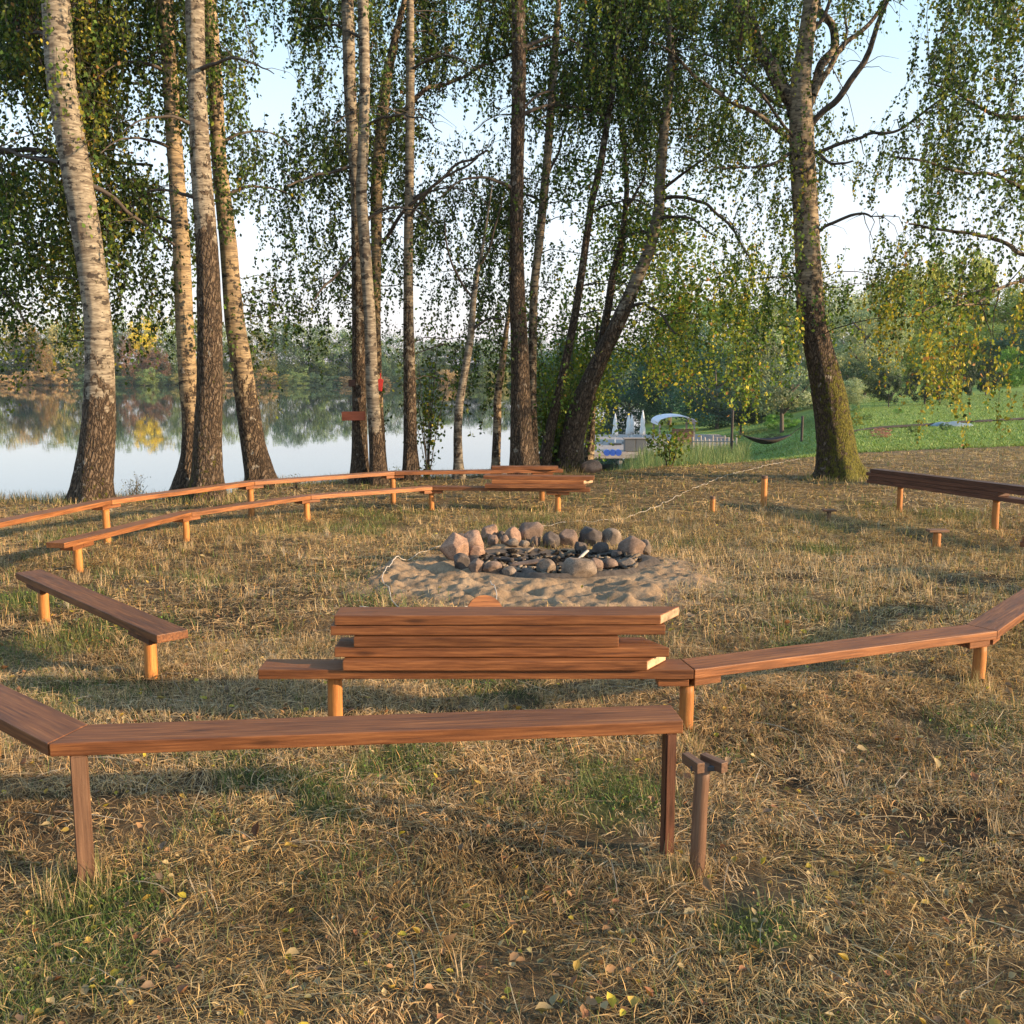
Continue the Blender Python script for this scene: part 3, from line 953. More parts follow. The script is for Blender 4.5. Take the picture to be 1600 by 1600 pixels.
# ash bed and charred wood
def ash():
    th = np.linspace(0, 2 * math.pi, 48, endpoint=False); rr = np.linspace(0.0, .86, 16)
    V = []
    for r in rr:
        for t in th:
            k = r * (1 + .08 * math.sin(3 * t) + .05 * math.sin(7 * t + 1))
            x = PIT[0] + k * math.cos(t); y = PIT[1] + k * .82 * math.sin(t)
            V.append((x, y, gz(x, y) + .035 + .02 * float(fbm(x * 9, y * 9, 5)) - .05 * (r > .84)))
    n = 48; Q = []
    for i in range(len(rr) - 1):
        for t in range(n):
            Q.append((i * n + t, i * n + (t + 1) % n, (i + 1) * n + (t + 1) % n, (i + 1) * n + t))
    o = mesh_np("ash", V, Q, M['ash'], smooth=True)
    tag(o, "grey-brown ash bed inside the stone ring", kind="stuff")
ash()
def charcoal():
    n = 420
    a = rng.uniform(0, 6.28, n); q = .72 * np.sqrt(rng.random(n))
    x = PIT[0] + q * np.cos(a); y = PIT[1] + q * .85 * np.sin(a)
    V = []; Q = []; C = []
    cube = np.array([[-1,-1,-1],[1,-1,-1],[1,1,-1],[-1,1,-1],[-1,-1,1],[1,-1,1],[1,1,1],[-1,1,1]], float)
    fq = np.array([[0,3,2,1],[4,5,6,7],[0,1,5,4],[1,2,6,5],[2,3,7,6],[3,0,4,7]])
    for i in range(n):
        sz = rng.uniform(.006, .02) * np.array([rng.uniform(1, 3.5), 1, .7]); az = rng.uniform(0, 6.28)
        v = cube * sz * rng.uniform(.75, 1.15, (8, 3)); c_, s_ = math.cos(az), math.sin(az)
        v = np.stack([v[:, 0] * c_ - v[:, 1] * s_, v[:, 0] * s_ + v[:, 1] * c_, v[:, 2] + v[:, 0] * rng.normal(0, .3)], 1) + np.array([x[i], y[i], gz(x[i], y[i]) + .05])
        Q.append(fq + 8 * i); V.append(v)
        C.append(np.repeat((np.array([.02, .017, .015]) if rng.random() < .6 else rng.choice([.12, .2, .3]) * np.array([1, .8, .62]))[None], 8, 0))
    o = mesh_np("charcoal", np.concatenate(V), np.concatenate(Q), M['ground'], col=np.concatenate(C)); tag(o, "bits of charcoal and burnt wood in the ash bed", kind="stuff")
charcoal()
def firewood(px, py, L, rz, tilt, r, label, mat, flat=False):
    b = at_g(px, py)
    z = gz(b[0], b[1]) + .05 + r
    bm = bmesh.new()
    n = 10
    rows = []
    for k in range(9):
        f = k / 8 - .5
        row = []
        for i in range(n):
            a = 2 * math.pi * i / n
            q = r * (1 + .2 * math.sin(2 * a + 3 * f) + .1 * math.sin(5 * a + 9 * f)) * (1 - .5 * abs(f) ** 3)
            row.append(bm.verts.new((f * L, q * math.cos(a) * (2.6 if flat else 1), q * math.sin(a) * (.6 if flat else 1) + .02 * math.sin(f * 5) * L)))
        rows.append(row)
    for k in range(8):
        for i in range(n):
            bm.faces.new((rows[k][i], rows[k][(i + 1) % n], rows[k + 1][(i + 1) % n], rows[k + 1][i]))
    bm.faces.new(rows[0][::-1]); bm.faces.new(rows[-1])
    o = bm_obj("firewood", bm, M[mat], None, (b[0], b[1], z), (0, tilt, rz), smooth=True)
    tag(o, label, "firewood")
firewood(825, 886, .34, .15, -.05, .022, "flat grey charred plank lying in the ashes", 'st_brown', True)
firewood(905, 878, .30, .9, -.35, .012, "thin pale stick poking up out of the ashes", 'cable')
firewood(795, 880, .36, 2.4, .1, .016, "burnt branch lying against the pink stones in the ashes", 'st_dark')
firewood(780, 884, .28, 2.7, .1, .018, "short black charred stick nearest the pink stones", 'st_dark')

# ------------------------------------------------------------------ trees : trunks
TREES = {}
def tree(key, spine, name, label, cat="tree", group=None, rough=None, moss=None, tint=0, dist=None, base=None, sides=36, lean_y=0.0, extend=4.0, bark='bark', root=True):
    """spine: (px, py, width px) from the top down to the foot"""
    fx, fy, fw = spine[-1]
    if base is not None:
        b = at_y(fx, fy, base)
    else:
        b = at_g(fx, fy)
    Y = b[1]
    pts = []; rad = []
    for (px, py, w) in spine:
        p = at_y(px, py, Y)
        p[1] = Y + lean_y * (p[2] - b[2])
        p = at_y(px, py, p[1])
        pts.append(p); rad.append(w / 2 / F * depth(p))
    pts = pts[::-1]; rad = rad[::-1]                 # foot first
    g = gz(pts[0][0], pts[0][1])
    foot = pts[0].copy(); foot[2] = min(g, foot[2]) - .25
    pts = [foot] + pts; rad = [rad[0] * (1.25 if root else 1.05)] + rad
    dirn = pts[-1] - pts[-2]; dirn = dirn / np.linalg.norm(dirn); dirn[0] *= .5
    e = extend
    pts += [pts[-1] + dirn * e * .5, pts[-1] + dirn * e]; rad += [rad[-1] * .75, rad[-1] * .35]
    C, r, s = resample(pts, rad, .028 if sides > 30 else .045)
    n = len(C)
    V, Q = tubes([C], [r], sides)
    V = V.reshape(n, sides, 3)
    zrel = C[:, 2] - g
    rg = np.interp(C[:, 2], *rough) if rough else np.zeros(n)
    # surface relief on the rough part
    th = np.arange(sides) / sides
    A = V - C[:, None, :]
    An = A / (np.linalg.norm(A, axis=2, keepdims=True) + 1e-9)
    U = np.cos(th * 2 * math.pi)[None, :] * 3.0 + 0 * s[:, None]; W = np.sin(th * 2 * math.pi)[None, :] * 3.0 + s[:, None] * 0
    seed = abs(hash(key)) % 97 if False else sum(map(ord, key)) % 97
    f1 = fbm(U * 1.6 + s[:, None] * 1.6, W * 1.6 + s[:, None] * 1.1, seed)
    f2 = fbm(U * 4 + s[:, None] * 3, W * 4 - s[:, None] * 2, seed + 3)
    disp = (f1 - f1.mean()) * .10 * r[:, None] + (f2 - f2.mean()) * (.02 + .12 * np.clip(rg, 0, 1)[:, None]) * r[:, None]
    if root:
        flare = np.exp(-np.maximum(zrel, 0) / .22)[:, None]
        disp = disp + flare * r[:, None] * (.16 + .22 * np.sin(th * 2 * math.pi * 5 + seed)[None, :] + .15 * (f1 - .5))
    V = V + An * disp[..., None]
    ms = np.zeros((n, sides))
    if moss:
        mz = np.interp(C[:, 2], moss[0], moss[1])
        side = .5 + .5 * np.cos(np.arctan2(A[..., 1], A[..., 0]) - math.radians(moss[2]))
        ms = mz[:, None] * (.35 + .65 * side)
    rt = thing(name, (b[0], Y, g), label, cat, group)
    tr = mesh_np("trunk", V.reshape(-1, 3), Q, M[bark], rt, (b[0], Y, g), smooth=True,
                 attrs={"rough": np.repeat(rg, sides), "moss": ms.ravel(), "tint": np.full(n * sides, tint)})
    TREES[key] = dict(root=rt, trunk=tr, C=C, r=r, Y=Y, limbs=[], strands=[], clumps=[])
    return TREES[key]

BG = "birches along the lake shore"
def zy(py, Y): return at_y(800, py, Y)[2]
def ry(Y, pys, vals):        # rough profile from pixel rows (bottom to top)
    zs_ = [zy(p, Y) for p in pys]
    return (zs_, vals)

tree('T1', [(87,0,42),(95,125,43),(116,250,43),(137,375,43),(153,500,40),(156,580,43),(155,650,50),(147,740,57),(144,786,62)], "birch_tree",
     "thick white birch standing alone, first along the shore, dark fissured bark below", group=BG, rough=ry(13.4, [790, 680, 610, 500, 0], [1, .85, .45, .2, .08]), sides=44,
     moss=([zy(790, 13.4), zy(700, 13.4)], [.35, .0], -80))
tree('T2a', [(258,0,23),(266,125,23),(274,250,24),(283,375,26),(288,500,27),(294,600,28),(299,660,27),(300,720,34),(292,772,46)], "birch_tree",
     "slender white birch tinted sunlit gold with its foot hidden behind the rugged middle trunk of the cluster", group=BG, rough=ry(14.3, [790, 700, 640, 540, 0], [1, .8, .5, .15, .05]), tint=.45, base=14.4)  # golden tint puts the low sun into the bark colour
tree('T2b', [(304,0,29),(307,125,27),(313,250,31),(323,375,33),(328,500,38),(328,600,39),(324,700,43),(323,783,52)], "birch_tree",
     "straight birch with rugged brown lower bark, middle trunk of the close cluster of three", group=BG, rough=ry(13.7, [790, 420, 350, 280, 0], [1, .95, .5, .35, .3]), sides=44,
     moss=([zy(783, 13.7), zy(640, 13.7)], [.6, .1], 180))
tree('T2c', [(327,0,21),(336,125,22),(342,250,23),(356,375,26),(366,500,30),(380,590,33),(396,700,38),(409,757,44)], "birch_tree",
     "white birch tinted sunlit gold leaning away from the rugged trunk, pale patches on its dark foot", group=BG, rough=ry(15.8, [790, 700, 600, 500, 0], [1, .8, .5, .15, .05]), tint=.45, base=15.8)  # warm sunlight painted on as a golden bark tint
tree('T3a', [(543,0,19),(546,125,19),(551,220,18),(557,300,18),(559,400,19),(560,500,20),(561,600,21),(562,690,24),(563,752,29)], "birch_tree",
     "brownish birch trunk carrying the nailed red-brown board, pressed beside a whiter one", group=BG, rough=ry(16.4, [790, 600, 400, 200, 0], [.95, .7, .5, .3, .35]), base=16.3)
tree('T3b', [(567,0,17),(570,125,16),(568,220,17),(564,300,17),(571,400,18),(578,500,18),(581,600,19),(585,660,20),(592,752,26)], "birch_tree",
     "bright white birch with crisp black bands in the close trio near the red board", group=BG, rough=ry(16.2, [790, 700, 660, 620, 0], [1, .8, .4, .1, 0]), base=16.0)
tree('T3c', [(633,0,9),(622,40,10),(611,90,14),(603,125,17),(597,190,18),(591,250,19),(588,312,19),(588,406,15),(588,500,13),(590,600,14),(596,748,18)], "birch_tree",
     "greenish trunk behind the white banded birch, forking into a long side branch", group=BG, rough=ry(17.4, [790, 600, 400, 200, 0], [.9, .5, .15, .3, .5]), base=17.3, tint=.5,
     moss=([zy(300, 17), zy(200, 17), zy(0, 17)], [0, .35, .3], 0))
tree('T4', [(641,0,11),(641,125,14),(640,250,14),(638,375,14),(638,500,16),(640,600,19),(641,700,21),(643,751,27)], "birch_tree",
     "narrow straight mottled birch standing singly between the trio and the thin crooked birch", group=BG, rough=ry(17.0, [790, 600, 450, 300, 0], [.95, .6, .4, .2, .25]), base=16.9, tint=.15)
tree('T5', [(752,400,5),(747,416,6),(740,462,9),(736,525,11),(725,588,12),(717,634,13),(715,681,13),(716,731,15),(717,750,19)], "birch_tree",
     "thin crooked young birch with a pale lower stem against the bright water", group=BG, rough=ry(17.2, [790, 650, 500, 400], [.5, .35, .25, .2]), base=17.1, sides=24, extend=1.2)
tree('T6', [(800,450,5),(792,509,7),(784,575,11),(777,619,12),(777,666,13),(775,712,13),(773,745,14)], "birch_tree",
     "thin leaning sunlit trunk just before the thick dark trunk", group=BG, rough=ry(18, [790, 650, 500, 400], [.7, .45, .35, .2]), base=17.7, sides=24, tint=.3, extend=1.5)
tree('T7', [(810,0,21),(811,125,22),(808,250,21),(807,375,21),(808,450,24),(812,550,27),(814,640,32),(815,700,36),(819,743,45)], "birch_tree",
     "thick dark rough-barked birch at the middle of the shore row", group=BG, rough=ry(17.4, [790, 600, 300, 0], [1, .9, .7, .6]), base=17.3)
tree('T8', [(873,0,9),(864,125,12),(855,250,13),(843,375,13),(834,450,13),(832,550,13),(832,640,13),(835,743,17)], "birch_tree",
     "slim pale mottled birch leaning away close behind the thick dark trunk", group=BG, rough=ry(18.3, [790, 650, 400, 0], [.9, .6, .3, .25]), base=18.3, tint=.2)
tree('T9', [(956,150,8),(947,203,10),(937,266,11),(925,312,11),(916,375,11),(905,453,12),(897,500,12),(885,560,13),(872,620,14),(858,680,17),(848,745,22)], "birch_tree",
     "dark slanting stem half hidden in green leaves between the thick trunk and the leaning birch", group=BG, rough=ry(18.6, [790, 600, 300, 100], [1, .8, .6, .5]), base=18.6, sides=24)
tree('T10', [(1040,0,10),(1050,78,11),(1047,125,13),(1039,187,15),(1031,281,17),(1030,328,17),(1015,390,18),(988,453,20),(975,484,23),(940,556,25),(912,619,32),(894,681,37),(890,738,44)], "birch_tree",
     "strongly leaning birch, dark and thick at the foot and white higher up", group=BG, rough=ry(18.8, [790, 600, 480, 440, 0], [1, .9, .6, .25, .15]), base=18.7,
     moss=([zy(740, 18.7), zy(690, 18.7)], [.5, .0], -90))
tree('T11', [(974,200,5),(975,219,6),(980,297,8),(972,375,10),(956,437,12),(950,484,12),(938,540,13),(925,600,13),(900,690,16)], "birch_tree",
     "thin dark stem rising beside the strongly leaning birch", group=BG, rough=ry(19, [790, 600, 300, 100], [1, .8, .6, .5]), base=19.1, sides=24, extend=1.0)
tree('T12', [(1268,-5,23),(1260,60,25),(1251,125,30),(1252,190,37),(1254,250,39),(1261,375,38),(1267,500,41),(1283,560,45),(1296,620,51),(1304,680,56),(1307,720,61),(1310,749,74)], "birch_tree",
     "big spreading birch with a mossy curved foot standing apart on the dry grass", group=BG, rough=ry(17.2, [790, 560, 480, 400, 240, 180, 0], [1, .85, .6, .3, .45, .2, .1]), sides=48, tint=.25,
     moss=([zy(750, 17.2), zy(600, 17.2), zy(530, 17.2)], [.95, .72, .1], -20))
# stem with cut off base between the thick trunk and the leaning birch
tree('T13', [(925,660,10),(922,690,15),(917,738,20)], "birch_tree",
     "short sunlit stem seen just behind the foot of the strongly leaning birch", group=BG, rough=ry(20, [790, 600], [.6, .5]), base=20.0, sides=24, extend=2.0, tint=.4)
# neighbours whose trunks stand just outside the picture
tree('TL', [(-260,0,20),(-240,300,30),(-235,600,36),(-230,800,46)], "broadleaf_tree",
     "dark green broadleaf tree spreading its leaves behind the first thick birch", rough=ry(15, [790, 0], [1, 1]), base=15.5, sides=20)
tree('TR', [(1830,0,20),(1825,300,34),(1815,600,40),(1812,735,50)], "weeping_birch_tree",
     "birch beyond the mossy one, its long drooping boughs turning golden yellow", rough=ry(15, [790, 400, 0], [1, .5, .2]), base=15.0, sides=20)

# ------------------------------------------------------------------ limbs
def limb(key, pts, dy=None, taper_tail=1.0):
    """pts in pixels (px, py, w), root first, placed at the depth of the tree; dy = depth drift along the limb (m)"""
    t = TREES[key]
    n = len(pts); W = []; Rd = []
    drift = (dy if dy is not None else float(rng.normal(0, 1.0)))
    for i, (px, py, w) in enumerate(pts):
        Y = t['Y'] + drift * (i / (n - 1)) ** 1.2
        W.append(at_y(px, py, Y)); Rd.append(w / 2 / F * depth(W[-1]))
    t['limbs'].append((np.array(W), np.array(Rd)))
    return np.array(W)

L = limb
L('T12', [(1242,185,24),(1234,156,23),(1203,103,23),(1180,65,21),(1169,40,20),(1156,-5,17),(1140,-60,12),(1130,-110,6)], .8)
L('T12', [(1244,240,10),(1234,218,9),(1200,190,8),(1160,165,7),(1120,145,6),(1085,118,5),(1045,80,4),(1010,60,2)], -.9)
L('T12', [(1250,226,6),(1240,215,5),(1210,175,5),(1175,130,4),(1155,98,4),(1152,72,4),(1160,45,4),(1166,0,3),(1170,-40,2)], -1.4)
L('T12', [(1240,172,7),(1225,170,6),(1208,160,5),(1188,142,5),(1150,112,4),(1120,90,3),(1090,85,2)], .6)
L('T12', [(1262,175,14),(1268,140,14),(1278,115,14),(1297,90,14),(1304,62,13),(1296,38,12),(1282,10,11),(1276,-30,9),(1280,-80,5)], 1.2)
L('T12', [(1272,150,11),(1285,115,9),(1303,92,9),(1322,76,8),(1345,45,7),(1375,15,6),(1390,-15,5),(1420,-60,3)], .4)
L('T12', [(1270,195,9),(1285,172,10),(1310,150,10),(1340,116,10),(1353,92,9),(1360,58,8),(1378,30,7),(1392,0,6),(1400,-50,4)], -.7)
L('T12', [(1268,246,6),(1290,232,6),(1320,222,5),(1360,211,5),(1410,200,4),(1450,172,4),(1485,148,3),(1510,140,2)], -1.0)
L('T12', [(1270,236,6),(1286,245,5),(1300,258,4),(1330,252,3)], -.6)
L('T12', [(1272,372,6),(1280,358,5),(1292,347,5),(1320,338,5),(1345,331,4),(1362,338,3)], -.5)
L('T12', [(1240,236,7),(1225,248,6),(1205,258,5),(1180,262,4),(1150,257,3),(1120,262,2)], -.8)
L('T12', [(1262,60,8),(1290,20,6),(1310,-40,4)], 0)
L('T12', [(1318,78,4),(1322,50,4),(1316,20,3),(1320,-20,2)], .4)
L('T3c', [(598,205,10),(610,185,9),(650,156,8),(681,134,7),(731,116,6),(770,97,5),(800,83,4),(860,70,3)], .5)
L('T3c', [(590,390,5),(600,375,6),(625,340,6),(660,300,5),(720,255,4),(760,235,3)], -1)
L('T3c', [(592,240,7),(570,205,5),(550,180,4)], .8)
L('T3a', [(549,262,6),(520,268,5),(480,275,4),(450,290,3)], -.6)
L('T3a', [(557,395,5),(530,420,4),(505,450,4),(490,470,2)], -.8)
L('T4', [(642,340,5),(640,335,5),(660,310,4),(700,275,4),(745,245,3)], -.9)
L('T7', [(812,180,5),(835,150,4),(865,140,3)], .5)
L('T8', [(858,270,4),(872,235,4),(885,195,3),(890,170,2)], .5)
L('T10', [(1033,300,6),(1050,280,5),(1075,262,4),(1100,250,3)], -.6)
L('T10', [(1028,318,6),(1045,305,6),(1080,310,5),(1110,322,5),(1140,350,4),(1165,390,3),(1180,420,2)], -1.2)
L('T10', [(1024,345,6),(1040,338,5),(1070,340,4),(1100,352,3),(1120,370,2)], -1.0)
L('T10', [(1018,370,5),(1000,360,4),(985,368,4),(965,372,3)], 0)
L('T10', [(972,490,6),(1000,470,5),(1030,485,4),(1055,520,3)], -1.0)
L('T11', [(975,330,5),(990,310,4),(1010,270,3),(1015,230,2)], -.3)
L('T11', [(977,240,4),(968,215,4),(970,185,3),(985,150,2)], -.3)
L('T5', [(735,520,5),(750,500,4),(770,495,3),(790,500,2)], -.4)
L('T5', [(745,420,5),(765,390,4),(775,350,3),(790,300,2)], -.4)
L('T5', [(740,470,4),(720,440,4),(700,400,3),(695,350,2)], -.4)
L('T1', [(135,290,9),(170,300,7),(205,335,6),(240,360,5),(270,385,4),(300,400,3)], .9)
L('T1', [(92,255,7),(60,245,6),(20,238,5),(-20,232,4)], .6)
L('T1', [(88,60,7),(60,50,5),(20,48,4)], .8)
L('TL', [(-240,300,16),(-160,260,12),(-60,240,10),(20,235,8),(100,240,7),(160,250,6),(240,258,4)], .8)
L('TL', [(-240,160,16),(-140,120,12),(-40,100,10),(60,110,8),(150,120,6),(240,130,4)], 1.0)
L('TL', [(-240,420,14),(-150,400,10),(-60,390,8),(10,380,6),(80,385,4),(120,390,3)], .3)
L('TL', [(-240,500,10),(-120,470,7),(-30,450,5),(10,455,4),(40,500,3)], -.4)
L('TR', [(1825,120,18),(1740,150,12),(1660,180,10),(1600,187,8),(1545,181,6),(1520,165,5),(1490,140,4),(1450,130,2)], 0)
L('TR', [(1825,300,14),(1720,310,10),(1640,300,8),(1600,297,6),(1565,276,6),(1500,266,4),(1450,252,4),(1395,246,3)], -.4)
L('TR', [(1825,420,14),(1720,420,10),(1640,410,8),(1600,396,7),(1560,374,6),(1490,363,5),(1450,357,4),(1420,352,3)], .5)
L('TR', [(1825,440,14),(1720,430,10),(1650,425,8),(1600,433,7),(1565,446,5),(1545,462,5),(1520,476,4),(1495,478,3)], -.8)
L('TR', [(1560,447,4),(1530,452,4),(1500,458,3),(1470,475,3),(1440,490,2)], -.9)
L('TR', [(1825,20,18),(1720,10,12),(1620,0,9),(1540,-20,6),(1480,-10,4)], .8)
for kk, px, w in (('T2a',262,7),('T2b',305,8),('T2c',335,7),('T3b',569,6),('T4',641,5),('T7',810,8),('T8',862,5),('T9',930,5)):
    for i in range(3):
        y0 = [90, 210, 330][i] + random.uniform(-30, 30)
        c = TREES[kk]
        s = random.choice([-1, 1])
        x0 = float(np.interp(-zy(y0, c['Y']), -c['C'][::-1, 2], 800 + F * (c['C'][::-1, 0] / c['C'][::-1, 1]))) if False else None
        zc = zy(y0, c['Y'])
        ii = int(np.argmin(np.abs(c['C'][:, 2] - zc)))
        x0 = 800 + F * c['C'][ii, 0] / (c['Y'] * math.cos(PITCH) - (c['C'][ii, 2] - CAM_H) * math.sin(PITCH))
        L(kk, [(x0, y0, w), (x0 + s * 25, y0 - 18, w * .7), (x0 + s * 60, y0 - 25, w * .5), (x0 + s * 95, y0 - 15, w * .35), (x0 + s * 120, y0 + 5, 1.5)], random.uniform(-1.5, 1.5))

# ------------------------------------------------------------------ foliage placed as clusters on boughs
#          px column centres every 100 px from -50 ... ; rows every 100 px
DENS = {   # y row centre : leaf cover 0..9 for px = -50, 50, 150, ... 1650
 -150: [8, 8, 8, 7, 7, 7, 7, 7, 7, 7, 8, 8, 8, 7, 6, 6, 6, 6],
 -50:  [8, 9, 9, 7, 7, 7, 8, 8, 8, 8, 9, 9, 9, 7, 5, 6, 6, 6],
 50:   [9, 9, 9, 6, 6, 5, 8, 8, 8, 8, 9, 9, 9, 5, 3, 6, 6, 6],
 150:  [6, 6, 9, 6, 7, 2, 7, 6, 3, 8, 9, 8, 8, 4, 1, 4, 4, 5],
 250:  [5, 5, 8, 7, 6, 5, 7, 5, 6, 6, 7, 8, 8, 4, 2, 5, 5, 5],
 350:  [8, 8, 8, 6, 4, 6, 6, 5, 8, 6, 8, 8, 8, 5, 2, 3, 3, 4],
 450:  [7, 7, 5, 4, 1, 6, 4, 4, 7, 6, 9, 9, 9, 6, 3, 6, 6, 3],
 550:  [2, 2, 0, 0, 0, 2, 0, 2, 4, 3, 8, 9, 7, 0, 0, 4, 4, 0],
 640:  [0, 0, 0, 0, 0, 0, 0, 2, 1, 1, 6, 4, 1, 0, 0, 0, 0, 0],
}
OWNERS = {-1: ['TL'], 0: ['TL', 'TL', 'T1'], 1: ['TL', 'T1', 'T1'], 2: ['T2a', 'T1', 'T2b'], 3: ['T2a', 'T2b', 'T2c'], 4: ['T2c', 'T3a'], 5: ['T3a', 'T3b', 'T3c'],
          6: ['T3c', 'T4', 'T5'], 7: ['T5', 'T4', 'T6'], 8: ['T7', 'T8', 'T6'], 9: ['T8', 'T9', 'T11'], 10: ['T10', 'T11', 'T9'], 11: ['T10', 'T12'],
          12: ['T12'], 13: ['T12'], 14: ['TR', 'T12'], 15: ['TR'], 16: ['TR']}
ROWS = sorted(DENS)
def cover(px, py):
    c = np.clip((px + 50) / 100, 0, 17)
    i = int(c); f = c - i; i2 = min(i + 1, 17)
    for a, b in zip(ROWS[:-1], ROWS[1:]):
        if a <= py <= b:
            k = (py - a) / (b - a)
            va = DENS[a][i] * (1 - f) + DENS[a][i2] * f; vb = DENS[b][i] * (1 - f) + DENS[b][i2] * f
            return (va * (1 - k) + vb * k) / 9.0
    return (DENS[ROWS[0]][min(i, 17)] / 9.0) if py < ROWS[0] else 0.0

SKY_GAPS = [(425, 120, 55, 95), (705, 165, 62, 40), (1350, 130, 62, 75), (1330, 350, 55, 60), (10, 190, 50, 50), (210, 20, 22, 24), (720, 355, 26, 34), (1405, 290, 30, 40),
            (215, 230, 30, 22), (640, 470, 30, 40), (330, 440, 60, 45), (1060, 300, 24, 26), (1200, 380, 20, 30), (1570, 150, 26, 22), (950, 340, 16, 40), (990, 632, 38, 74), (1050, 650, 40, 40)]
def gap(px, py):
    for a, b, rx, ry_ in SKY_GAPS:
        if ((px - a) / rx) ** 2 + ((py - b) / ry_) ** 2 < 1: return True
    return False

def limb_points(t, minz=None):
    """points along trunk and limbs where a bough may start"""
    P = [t['C'][::6]]; Rr = [t['r'][::6]]
    for W, rd in t['limbs']:
        C, r, s = resample(W, rd, .15); P.append(C); Rr.append(r)
    return np.concatenate(P), np.concatenate(Rr)

for t in TREES.values():
    t['BP'], t['BR'] = limb_points(t)
    t['boughs'] = []; t['st'] = []; t['cl'] = []

def yellow_amt(px, py):
    if px < 260: return .10 + .35 * (40 < px < 120 or 100 < px < 170)
    if px < 880: return .03
    if px < 1010: return .10 + .12 * (py > 400)
    if px < 1230: return .14 + .22 * (py > 380)
    if px < 1350: return .15 + .2 * (280 < py < 430)
    return .08 + .80 * sstep(390, 490, py)

cells = 0
for py in range(-200, 700, 20):
    for px in range(-100, 1700, 20):
        c = cover(px, py)
        if c <= .03: continue
        # expected leaf strands per 20x20 px cell at 16 m
        lam = -math.log(1 - min(.96, c * .93)) * 2.15 * float(np.clip((fbm(px / 48., py / 60., 201) - .30) * 4.2, .10, 2.2)) * (1.5 if px < 260 else 1)
        if py < -20: lam *= .55
        if px < -30 or px > 1640: lam *= .6
        for q in range(rng.poisson(lam)):
            x = px + rng.uniform(-20, 20); y = py + rng.uniform(-20, 20)
            if gap(x, y): continue
            own = OWNERS[int(np.clip(x // 100, -1, 16))]
            key = own[int(rng.integers(len(own)))]
            if key == 'T5' and y < 230: key = 'T4'
            if key == 'T6' and y < 260: key = 'T7'
            t = TREES[key]
            dY = float(rng.normal(0, 1.15))
            if x < 900 and dY < .35 and rng.random() < .88: dY = .35 + abs(dY)
            elif x < 1380 and dY < .1 and rng.random() < .7: dY = -dY
            if 870 < x < 1020 and y > 380: dY = .5 + abs(dY)
            Y = t['Y'] + dY
            P = at_y(x, y - 18, Y)
            t['cl'].append((P, x, y))
            cells += 1
print("clusters", cells)

# colours (linear)
C_DARK = np.array([.032, .055, .014]); C_MID = np.array([.080, .140, .026]); C_YG = np.array([.17, .20, .030]); C_YEL = np.array([.42, .345, .045]); C_BRN = np.array([.26, .13, .04])

def leaf_colors(n, px, py, base_bright=0.0):
    ya = yellow_amt(px, py)
    cl_y = rng.random() < ya * 1.1                       # whole sprays turn together
    u = rng.random(n)
    c = np.where((rng.random(n) < .5)[:, None], C_DARK, C_MID)
    c = np.where((u < .10 + .3 * ya)[:, None], C_YG * .8, c)
    if cl_y:
        c = np.where((u < .85)[:, None], C_YG, c)
        c = np.where((u < .10 + .45 * ya)[:, None], C_YEL * .8, c)
        c = np.where((u < .05)[:, None], C_BRN, c)
    if 880 < px < 1330: c = c * (1.15 + .75 * float(sstep(280, 430, py)))  # raised leaf colour paints in the sun around the leaning birch
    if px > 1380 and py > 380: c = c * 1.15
    return c * rng.uniform(.7, 1.35, (n, 1)) * rng.uniform(.8, 1.2)

def leaf_quads(P, D, S, nrm_rand=1.0, asp=.72):
    """rhombic leaves: P base points, D direction (unit), S length"""
    n = len(P)
    Rn = rng.normal(size=(n, 3))
    Wd = np.cross(D, Rn); Wd /= np.linalg.norm(Wd, axis=1, keepdims=True) + 1e-9
    Nn = np.cross(D, Wd)
    a = P; tip = P + D * S[:, None]
    m = P + D * (S * .42)[:, None] + Nn * (S * .08)[:, None]
    l = m - Wd * (S * asp / 2)[:, None]; r = m + Wd * (S * asp / 2)[:, None]
    V = np.stack([a, l, tip, r], 1).reshape(-1, 3)
    Q = np.arange(n * 4).reshape(n, 4)
    return V, Q

